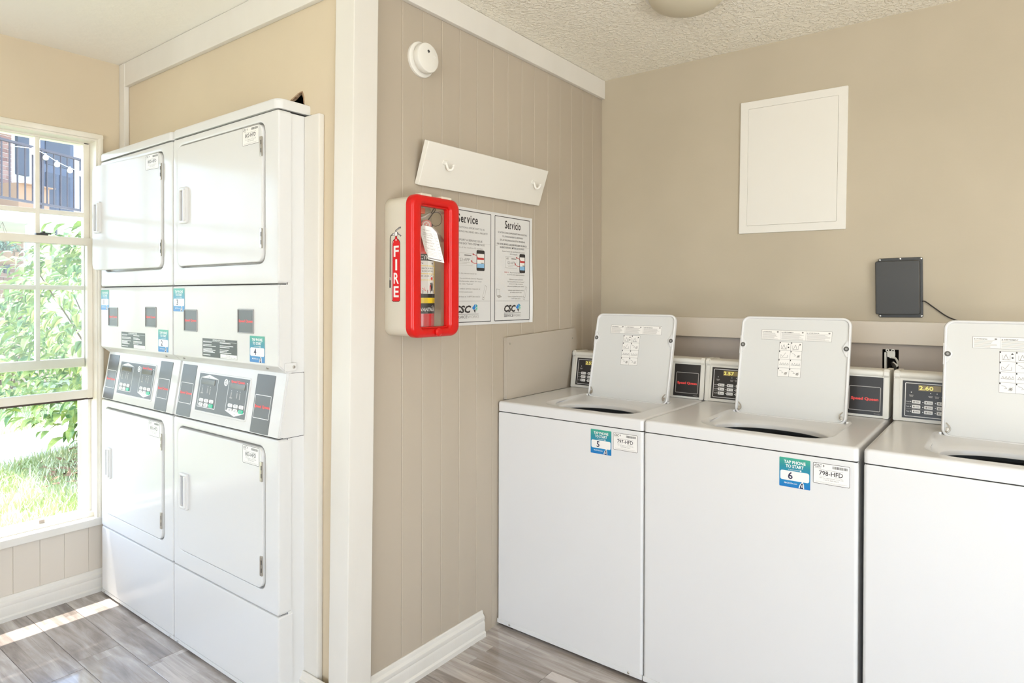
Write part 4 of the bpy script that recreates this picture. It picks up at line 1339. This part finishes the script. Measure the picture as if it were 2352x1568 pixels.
p.poly([(.028, .226), (.054, .236), (.056, .240), (.050, .241), (.029, .231)], Bk); p.poly([(.038, .220), (.054, .209), (.057, .212), (.040, .225)], Bk)
p.line([(.018, .218), (.008, .215), (.0045, .206), (.0040, .075)], .0036, Bk); p.line([(.0040, .078), (.0040, .045)], .0060, Bk); p.nxt()
p.disc(.032, .219, .0062, m_inkw, 14, .0076); p.poly([(.016, .2155), (.025, .2165), (.025, .2205), (.016, .2195)], m_inkw)
p.poly([(.032, .2285), (.053, .2375), (.053, .239), (.032, .230)], m_inkw); p.poly([(.041, .2215), (.054, .2115), (.055, .2125), (.042, .2235)], m_inkw)
p.rect(.0022, .070, .0060, .079, m_inkw)
p.build('fire_decal', t, Matrix.Translation((.023, -.0006, .112)) @ FRONT, label='red drawn extinguisher decal lettered FIRE')

# the extinguisher inside
t = thing('fire_extinguisher', 'red fire extinguisher hanging inside the wall cabinet', 'fire extinguisher', (.058, -1.333, 1.199))
rb = .050
b = bmesh.new(); lathe(b, [(.030, 0), (.046, .003), (rb, .012), (rb, .262), (.048, .278), (.040, .295), (.026, .308), (.018, .314), (.018, .326)], 36); cyl = finish('cylinder', b, m_red2, t)
VIEW = R(-46)
def wrap(u, v, n):   # u measured round the cylinder from the side facing the room
    a = VIEW + u / rb
    return Vector(((rb + .0006 + n) * math.cos(a), (rb + .0006 + n) * math.sin(a), v))
p = Print()
A = 1.95 * rb
p.rect(-A, .066, A, .262, m_paper, 24); p.nxt()
p.rect(-A, .240, A, .262, m_ink, 24); p.rect(-A, .118, A, .131, m_ink, 24); p.rect(-A, .100, A, .118, m_inkyel, 24); p.rect(-A, .066, A, .100, m_ink, 24)
p.rect(.062, .131, .072, .240, m_inkyel, 3)
for v in (.222, .196, .176): p.rect(-A, v, .062, v + .0016, m_inkyel, 24)
p.nxt()
p.text('INSTRUCTIONS', .004, .2445, .0125, m_inkw, w=.112, off=.02)
p.text('PULL PIN', -.012, .2285, .006, m_ink, w=.05); p.disc(.050, .231, .003, m_ink, 6)
p.text('START BACK 8 FEET', .018, .2125, .0045, m_ink, w=.07); p.text('AIM AT BASE OF FIRE', .018, .2035, .0045, m_ink, w=.07)
p.text('SQUEEZE LEVER', .010, .187, .0045, m_ink, w=.05)
p.poly([(.040, .187), (.045, .194), (.060, .190), (.055, .184)], m_ink); p.disc(.047, .181, .0055, m_inkr, 12)
p.disc(.047, .171, .0042, m_paper, 10); p.poly([(.040, .166), (.044, .169), (.051, .169), (.055, .164), (.053, .150), (.052, .136), (.048, .136), (.0475, .150), (.046, .136), (.042, .136), (.042, .152)], m_ink)
p.poly([(.037, .158), (.042, .163), (.041, .146), (.037, .140)], m_inkr); p.line([(.010, .150), (.020, .142), (.030, .139)], .0016, m_inkr); p.line([(.020, .142), (.018, .152)], .0012, m_inkr)
p.poly([(-.004, .1185), (.014, .1185), (.014, .131), (.005, .133), (-.004, .131)], m_ink)
for u in (.012, .040): p.poly([(u, .1325), (u + .018, .1325), (u + .018, .144), (u, .144)], m_ink); p.nxt(); p.disc(u + .006, .137, .0032, m_paper, 8, .0045); p.disc(u + .0125, .138, .0025, m_paper, 8, .004)
p.text('ADVANTAGE', .024, .074, .0115, m_paper, w=.078, shear=.2, off=.02)
p.line([(.046, .088), (.054, .092), (.060, .084), (.062, .074)], .0025, m_inkl)
p.build('label_wrap', cyl, Matrix.Identity(4), label='printed instruction label with black and yellow bands', fn=wrap)
# valve, levers, gauge, pin
b = bmesh.new(); lathe(b, [(.017, .326), (.019, .330), (.019, .352), (.014, .358), (.014, .376)], 20); bbox_(b, -.012, .012, -.016, .022, .338, .372, b=.003); val = finish('valve', b, m_steel, t)
def lever(ctrl, w0, w1, name, mt):
    c = curve_pts(ctrl, 4); b = bmesh.new(); k = len(c)
    rows = []
    for i, q in enumerate(c):
        w = w0 + (w1 - w0) * i / (k - 1)
        d = (c[min(i + 1, k - 1)] - c[max(i - 1, 0)]).normalized(); nn = Vector((0, -d.z, d.y)); th = .0030
        rows.append([b.verts.new(q + Vector((s * w, 0, 0)) + nn * h_) for s, h_ in ((-1, -th), (1, -th), (1.15, 0), (1, th), (-1, th), (-1.15, 0))])
    for a, c2 in zip(rows, rows[1:]):
        for j in range(6): b.faces.new((a[j], a[(j + 1) % 6], c2[(j + 1) % 6], c2[j]))
    b.faces.new(rows[0]); b.faces.new(list(reversed(rows[-1])))
    return finish(name, b, mt, t)
lever([(.0, -.020, .378), (.0, .010, .388), (.0, .045, .404), (.0, .085, .414), (.0, .112, .412)], .010, .007, 'upper_lever', m_white)
lever([(.0, .005, .368), (.0, .035, .366), (.0, .065, .350), (.0, .095, .330), (.0, .114, .314)], .010, .007, 'lower_lever', m_white)
b = bmesh.new(); Q = frame_m((.024, .008, .360), (.70, .71, 0), (0, 0, 1)); lathe(b, [(.0165, 0), (.0175, .004), (.0175, .010), (.0150, .012)], 24, Q); g = finish('gauge', b, m_pink, val)
p = Print(); p.disc(0, 0, .0115, m_paper, 20); p.nxt(); p.disc(0, 0, .0085, m_pink, 18); p.nxt(); p.poly([(-.001, -.002), (.002, -.001), (.004, .007)], m_paper); p.disc(0, 0, .0025, m_paper, 8)
p.build('gauge_dial', g, Q @ Matrix.Translation((0, 0, .0122)))
b = bmesh.new(); bbox_(b, .006, .018, -.012, .010, .398, .418, b=.003); finish('seal_tag', b, mat('seal_orange', (.80, .16, .08), .4), t)
b = bmesh.new()
tube(b, curve_pts([(.018, .020, .376), (.020, .038, .398), (.022, .052, .414), (.022, .047, .420), (.020, .036, .404)]), .0018, 6)
finish('pull_pin', b, m_black2, t)
b = bmesh.new(); tube(b, curve_pts([(.022, .035, .402), (.024, .062, .408), (.025, .080, .395), (.025, .076, .372), (.024, .055, .361), (.023, .034, .362)]), .0010, 5); finish('wire_loop', b, m_black2, t)
b = bmesh.new(); lathe(b, [(.006, 0), (.006, .003)], 10, frame_m((.022, .034, .362), (.7, .71, 0), (0, 0, 1))); finish('pivot_rivet', b, m_black2, t)
# paper inspection tag
p = Print(); tw, th_ = .058, .118
outl = [(0, 0), (tw, 0), (tw, th_ - .016), (tw - .014, th_), (.014, th_), (0, th_ - .016)]
p.poly(outl, m_paper); p.nxt()
for s, v, w in (('FIRE SAFETY', .100, .026), ('TABLE TYPE', .090, .030), ('EXTINGUISHER', .084, .034), ('817-283-9280', .076, .028), ('ANNUAL', .066, .016), ('MARK DATE', .057, .028), ('6 YEAR', .047, .016), ('RECHARGE', .037, .026)):
    p.text(s, .024, v, .0042, m_inkg, w=w)
for v in (.070, .062, .052, .043, .030, .025, .020, .015): p.rect(.004, v, .042, v + .0007, m_inkl)
p.rect(.0455, .004, .0462, .100, m_inkl)
for k in range(9): p.rect(.048, .008 + k * .0105, .055, .0095 + k * .0105, m_inkl)
p.rect(.006, .004, .050, .0075, m_inkg)
M = frame_m((.0475, -.012, .245), (.62, .74, -.20), (-.10, -.26, 1)) 
o = p.build('inspection_tag', t, M, label='white paper inspection tag')

# ================================================================== OUTDOORS
GZ = -.15
b = bmesh.new(); box(b, -40, -1.8, -25, 25, GZ - .2, GZ - .012); struct(finish('ground', b, m_soil, angle=0))
# concrete walk crossing the lawn
b = bmesh.new()
band0 = [(-7.2, -6.0), (-6.95, -2.4), (-6.70, -1.10), (-7.10, .0), (-8.0, 1.4), (-9.4, 3.2)]
band1 = [(-5.5, -6.0), (-5.30, -2.4), (-5.25, -1.10), (-5.72, -.20), (-6.5, 1.0), (-7.9, 2.8)]
poly_prism(b, band0 + list(reversed(band1)), GZ - .05, GZ)
struct(finish('concrete_walk', b, m_conc, angle=0))
def inside_walk(x, y):
    for i in range(len(band0) - 1):
        if band0[i][1] <= y <= band0[i + 1][1]:
            k = (y - band0[i][1]) / (band0[i + 1][1] - band0[i][1])
            a = band0[i][0] + (band0[i + 1][0] - band0[i][0]) * k
        if band1[i][1] <= y <= band1[i + 1][1]:
            k = (y - band1[i][1]) / (band1[i + 1][1] - band1[i][1])
            c2 = band1[i][0] + (band1[i + 1][0] - band1[i][0]) * k
    return a - .02 < x < c2 + .02
rnd = random.Random(5)
vs, fs = [], []
def blades(n, x0, x1, y0, y1, h):
    k = 0
    while k < n:
        x, y = rnd.uniform(x0, x1), rnd.uniform(y0, y1)
        if -6 < y < 2.8 and inside_walk(x, y): continue
        k += 1
        a = rnd.uniform(0, 6.28); w = rnd.uniform(.003, .007); hh = h * rnd.uniform(.5, 1.2); l = rnd.uniform(.2, .9) * hh
        dx, dy = math.cos(a), math.sin(a); o = len(vs)
        vs.extend([(x - dy * w, y + dx * w, GZ - .02), (x + dy * w, y - dx * w, GZ - .02), (x + dx * l * .4 + dy * w * .7, y + dy * l * .4 - dx * w * .7, GZ + hh * .6), (x + dx * l * .4 - dy * w * .7, y + dy * l * .4 + dx * w * .7, GZ + hh * .6), (x + dx * l, y + dy * l, GZ + hh)])
        fs.extend([(o, o + 1, o + 2, o + 3), (o + 3, o + 2, o + 4)])
blades(26000, -5.8, -1.95, -3.2, 1.2, .085)
blades(14000, -10.2, -6.4, -2.6, 2.2, .09)
me = bpy.data.meshes.new('grass'); me.from_pydata(vs, [], fs); me.materials.append(m_grass)
g = bpy.data.objects.new('grass', me); COL.objects.link(g)
g['kind'] = 'stuff'; g['label'] = 'sunlit green lawn grass outside the window'; g['category'] = 'grass'

# leaves
def leaf_mesh(l, w, mt):
    b = bmesh.new()
    st = [(0, .0), (.18, .55), (.45, 1.0), (.72, .72), (1, 0)]
    mid, lf, rg = [], [], []
    for k, q in st:
        z = .16 * l * math.sin(k * PI) - .20 * l * k * k
        mid.append(b.verts.new((k * l, 0, z)))
        lf.append(b.verts.new((k * l, q * w, z + q * w * .35))); rg.append(b.verts.new((k * l, -q * w, z + q * w * .35)))
    for i in range(4):
        for s in (lf, rg):
            try: b.faces.new((mid[i], mid[i + 1], s[i + 1], s[i]))
            except ValueError: pass
    bmesh.ops.remove_doubles(b, verts=b.verts, dist=1e-5)
    me = bpy.data.meshes.new('leaf'); b.to_mesh(me); b.free(); me.materials.append(mt)
    me.polygons.foreach_set('use_smooth', [True] * len(me.polygons))
    return me
LM = [leaf_mesh(.13, .028, m_leaf), leaf_mesh(.155, .033, m_leaf), leaf_mesh(.11, .026, m_leaf)]
def shrub(name, label, cx, cy, rx, rz_, zc, nleaf, nind, seed, stem_n=7):
    t = thing(name, label, 'shrub', (cx, cy, GZ))
    rnd = random.Random(seed)
    b = bmesh.new()
    ends = []
    for k in range(stem_n):
        a = k / stem_n * 6.28 + rnd.uniform(-.3, .3); e = Vector((math.cos(a) * rx * .7, math.sin(a) * rx * .7, zc + rz_ * rnd.uniform(.2, .75) - GZ))
        tube(b, curve_pts([(math.cos(a) * .04, math.sin(a) * .04, -.01), (e.x * .35, e.y * .35, e.z * .5), e], 4), .011, 5, taper=[1 - .07 * i for i in range(9)])
    finish('stems', b, m_bark, t)
    ls = []
    for k in range(nleaf):
        u = rnd.uniform(-1, 1); a = rnd.uniform(0, 6.28); r_ = rnd.uniform(.55, 1.0) ** .5
        lump = 1 + .22 * math.sin(3 * a + 4 * u + seed)
        q = math.sqrt(1 - u * u)
        pos = Vector((rx * r_ * lump * q * math.cos(a), rx * r_ * lump * q * math.sin(a), zc - GZ + rz_ * r_ * u))
        if pos.z < .06: continue
        yawl = a + rnd.uniform(-.9, .9); pit = rnd.uniform(-.2, .9)
        Mx = Matrix.Translation(pos) @ Matrix.Rotation(yawl, 4, 'Z') @ Matrix.Rotation(pit, 4, 'Y') @ Matrix.Rotation(rnd.uniform(-.6, .6), 4, 'X') @ Matrix.Scale(rnd.uniform(.75, 1.2), 4)
        ls.append((pos.x * .92 - pos.y * .40 + r_ * .2, Mx))
    ls.sort(key=lambda q: -q[0])
    for _, Mx in ls[:nind]:
        o = bpy.data.objects.new('leaf', rnd.choice(LM)); COL.objects.link(o); o.parent = t; o.matrix_local = Mx
    V, Fc = [], []
    for _, Mx in ls[nind:]:
        mm = rnd.choice(LM); o = len(V)
        V += [tuple(Mx @ v.co) for v in mm.vertices]; Fc += [tuple(i + o for i in p_.vertices) for p_ in mm.polygons]
    me = bpy.data.meshes.new('foliage'); me.from_pydata(V, [], Fc); me.materials.append(m_leaf2)
    o = bpy.data.objects.new('foliage', me); COL.objects.link(o); o.parent = t; o['kind'] = 'stuff'
    return t
shrub('leafy_shrub', 'tall leafy green shrub just outside the window', -5.0, -.24, .98, 1.08, 1.02, 2600, 280, 3)
shrub('garden_shrub', 'lower yellow green shrub against the brick wall outside', -8.6, -.25, .75, .70, .66, 800, 140, 8)
# fallen leaves and mulch under the shrub
rnd = random.Random(9); V, Fc = [], []
for k in range(260):
    x, y = rnd.gauss(-4.35, .32), rnd.gauss(-.55, .30); a = rnd.uniform(0, 6.28); o = len(V); l = rnd.uniform(.03, .07)
    for du, dv, dz in ((-1, 0, 0), (0, -.35, .01), (1, 0, .02), (0, .35, .01)):
        V.append((x + l * (du * math.cos(a) - dv * math.sin(a)), y + l * (du * math.sin(a) + dv * math.cos(a)), GZ + .03 + dz + rnd.uniform(0, .02)))
    Fc.append((o, o + 1, o + 2, o + 3))
me = bpy.data.meshes.new('leaf_litter'); me.from_pydata(V, [], Fc); me.materials.append(m_mulch)
o = bpy.data.objects.new('leaf_litter', me); COL.objects.link(o); o['kind'] = 'stuff'; o['label'] = 'reddish brown leaf litter on the lawn under the shrub'; o['category'] = 'leaf litter'

# apartment building across the lawn, in its own turned frame (x right, y away, z up)
ba = math.atan2(.872, -.49)
bt = thing('apartment_building', 'brick and white apartment building with an upstairs balcony across the lawn', 'building', (-10.44, .21, 0), ba)
# local +y must point away from the camera: x=(-.49,.872) -> y=(-.872,-.49)
def bpart(name, boxes, mt, parent=bt, bev=0, label=None):
    b = bmesh.new()
    for q in boxes:
        (bbox_(b, *q, b=bev) if bev else box(b, *q))
    return finish(name, b, mt, parent, angle=0 if not bev else 35, label=label)
bpart('facade', [(-4, 6, 1.40, 1.7, GZ, 6.2)], m_extwhite)
up_b = bpart('brick_wall', [(-3.0, 1.52, 1.375, 1.39, 2.7, 5.6)], m_mortar)
lo_b = bpart('brick_wall', [(-3.0, 3.2, 1.375, 1.39, GZ, 2.46)], m_mortar)
_bk = {}
def brick_me(l):
    k = round(l, 3)
    if k not in _bk:
        b = bmesh.new(); bbox_(b, 0, l, -.012, .01, 0, .066, b=.003, seg=1); me = bpy.data.meshes.new('brick'); b.to_mesh(me); b.free(); me.materials.append(m_brick); _bk[k] = me
    return _bk[k]
def bricks(parent, x0, x1, z0, z1):
    r_ = 0; z = z0
    while z < z1 - .05:
        x = x0 - (.115 if r_ % 2 else 0)
        while x < x1 - .02:
            a, c2 = max(x, x0), min(x + .222, x1)
            if c2 - a > .03:
                o = bpy.data.objects.new('brick', brick_me(c2 - a)); COL.objects.link(o); o.parent = parent; o.location = (a, 1.375, z)
            x += .232
        z += .076; r_ += 1
bricks(up_b, .62, 1.52, 3.0, 4.75)
bricks(lo_b, .55, 1.75, .75, 2.35)
dr = bpart('balcony_door', [(2.08, 2.84, 1.33, 1.40, 2.70, 4.95)], m_door, bev=.01, label='dark blue balcony door')
bpart('door_panel', [(2.18, 2.42, 1.315, 1.335, 2.9, 3.65), (2.50, 2.74, 1.315, 1.335, 2.9, 3.65)], m_door2, parent=dr, bev=.008)
bpart('door_panel', [(2.18, 2.74, 1.315, 1.335, 3.80, 4.80)], m_door2, parent=dr, bev=.008)
bpart('door_trim', [(1.98, 2.08, 1.33, 1.41, 2.7, 5.0), (2.84, 2.94, 1.33, 1.41, 2.7, 5.0)], m_extwhite, bev=.01)
bpart('shutter', [(1.62, 1.86, 1.34, 1.41, 3.50, 4.7)], m_door2, bev=.01, label='dark blue shutter')
bpart('balcony_slab', [(-4, 5.0, -.05, 1.40, 2.46, 2.68)], m_extwhite, bev=.01)
bpart('porch_post', [(.46, .61, -.02, .05, GZ, 2.46)], m_extwhite, bev=.01)
bpart('porch_post', [(3.2, 3.35, -.02, .05, GZ, 2.46)], m_extwhite, bev=.01)
bpart('porch_post', [(-2.4, -2.25, -.02, .05, GZ, 2.46)], m_extwhite, bev=.01)
bpart('drain_pipe', [(.965, .995, -.03, .0, 2.25, 2.75)], m_darkgrey)
bpart('porch_dark_strip', [(1.36, 1.46, 1.34, 1.40, 1.72, 2.15)], m_door2, bev=.01)  # narrow dark upright strip at the back of the porch
bpart('porch_wall', [(-3.0, 2.6, .45, .60, GZ, .62)], mat('tan_brick', (.58, .40, .28), .9), bev=.01)
# balcony railing
rl = bpart('railing', [(-4, 4.6, -.025, .025, 3.675, 3.715), (-4, 4.6, -.02, .02, 2.795, 2.835)], m_rail, bev=.005)
x = -.115
for k in range(34):
    bpart('baluster', [(x - .009, x + .009, -.009, .009, 2.83, 3.68)], m_rail, parent=rl)
    x += .135
for x in (.73, 2.6): bpart('rail_post', [(x - .02, x + .02, -.02, .02, 2.68, 3.68)], m_rail, parent=rl)

def bworld(x, y, z):
    return Vector((-10.44 + x * -.49 + y * -.872, .21 + x * .872 + y * -.49, z))
# string lights on the railing
t = thing('string_lights', 'white globe string lights drooping along the balcony railing', 'string lights', tuple(bworld(.5, -.03, 3.6)), ba)
cp_ = [(-.35, 0, .02), (.01, -.02, .06), (.25, -.02, .02), (.46, -.03, -.05), (.72, -.03, -.10), (.98, -.02, -.11), (1.3, 0, .05)]
b = bmesh.new(); tube(b, curve_pts(cp_), .006, 5); finish('wire', b, m_extwhite, t)
for q in cp_[1:6]:
    b = bmesh.new(); lathe(b, [(.012, .02), (.014, 0), (.034, -.02), (.044, -.05), (.036, -.08), (.012, -.093)], 12, Matrix.Translation(q)); finish('bulb', b, m_bulb, t)
# things on the balcony
t = thing('cardboard_box', 'open tan cardboard box on the balcony', 'box', tuple(bworld(1.15, .75, 2.68)), ba)
bb = bmesh.new(); ring(bb, (-.3, .3, -.2, .2), (-.29, .29, -.19, .19), 0.0, .52, .004, .004, .002); finish('carton', bb, m_card, t, angle=0)
bb = bmesh.new(); box(bb, -.3, .3, -.32, -.2, .50, .515); box(bb, -.29, .29, -.19, .19, .005, .012); finish('flap', bb, m_card, t, angle=0)
bb = bmesh.new(); box(bb, -.02, .06, -.203, -.200, .10, .30); finish('blue_print', bb, m_inksky, t, angle=0)
t = thing('balcony_chair', 'grey round backed chair behind the balcony railing', 'chair', tuple(bworld(.02, .62, 2.68)), ba)
bb = bmesh.new(); lathe(bb, [(.10, 0), (.30, .02), (.34, .10), (.30, .14)], 20, Matrix.Translation((0, 0, .34))); finish('seat', bb, m_darkgrey, t)
bb = bmesh.new(); lathe(bb, [(.10, 0), (.36, .02), (.40, .09), (.30, .13)], 20, Matrix.Translation((0, .22, .72)) @ Matrix.Rotation(R(75), 4, 'X')); finish('backrest', bb, m_darkgrey, t)
for sx_ in (-1, 1):
    for sy_ in (-1, 1):
        bb = bmesh.new(); tube(bb, [(sx_ * .20, sy_ * .2, .36), (sx_ * .28, sy_ * .26, 0)], .015, 6); finish('leg', bb, m_rail, t)
# hanging basket in the porch
t = thing('hanging_basket', 'coir lined wire hanging basket with grey green plant in the porch', 'planter', tuple(bworld(.13, .10, 1.80)), ba)
bb = bmesh.new(); lathe(bb, [(.05, 0), (.13, .03), (.185, .10), (.205, .20), (.195, .20)], 24); finish('liner', bb, m_terra, t)
bb = bmesh.new()
for k in range(8):
    a = k * PI / 4; tube(bb, curve_pts([(.05 * math.cos(a), .05 * math.sin(a), -.006), (.19 * math.cos(a), .19 * math.sin(a), .10), (.212 * math.cos(a), .212 * math.sin(a), .205)], 3), .006, 5)
tube(bb, [(.212 * math.cos(k * PI / 8), .212 * math.sin(k * PI / 8), .203) for k in range(16)], .007, 5, closed=True)
finish('wire_frame', bb, m_bark, t)
bb = bmesh.new()
for k in range(3): tube(bb, [(.212 * math.cos(k * 2.09), .212 * math.sin(k * 2.09), .203), (0, 0, .655)], .003, 4)
finish('hanger', bb, m_bark, t)
rnd = random.Random(2); V, Fc = [], []
for k in range(160):
    Mx = Matrix.Translation((rnd.gauss(0, .10), rnd.gauss(0, .10), .20 + abs(rnd.gauss(0, .09)))) @ Matrix.Rotation(rnd.uniform(0, 6.28), 4, 'Z') @ Matrix.Rotation(rnd.uniform(-.9, .5), 4, 'Y')
    o = len(V); V += [tuple(Mx @ v.co) for v in LM[2].vertices]; Fc += [tuple(i + o for i in p_.vertices) for p_ in LM[2].polygons]
me = bpy.data.meshes.new('foliage'); me.from_pydata(V, [], Fc); me.materials.append(mat('sage_leaf', (.30, .38, .27), .6))
o = bpy.data.objects.new('foliage', me); COL.objects.link(o); o.parent = t; o['kind'] = 'stuff'
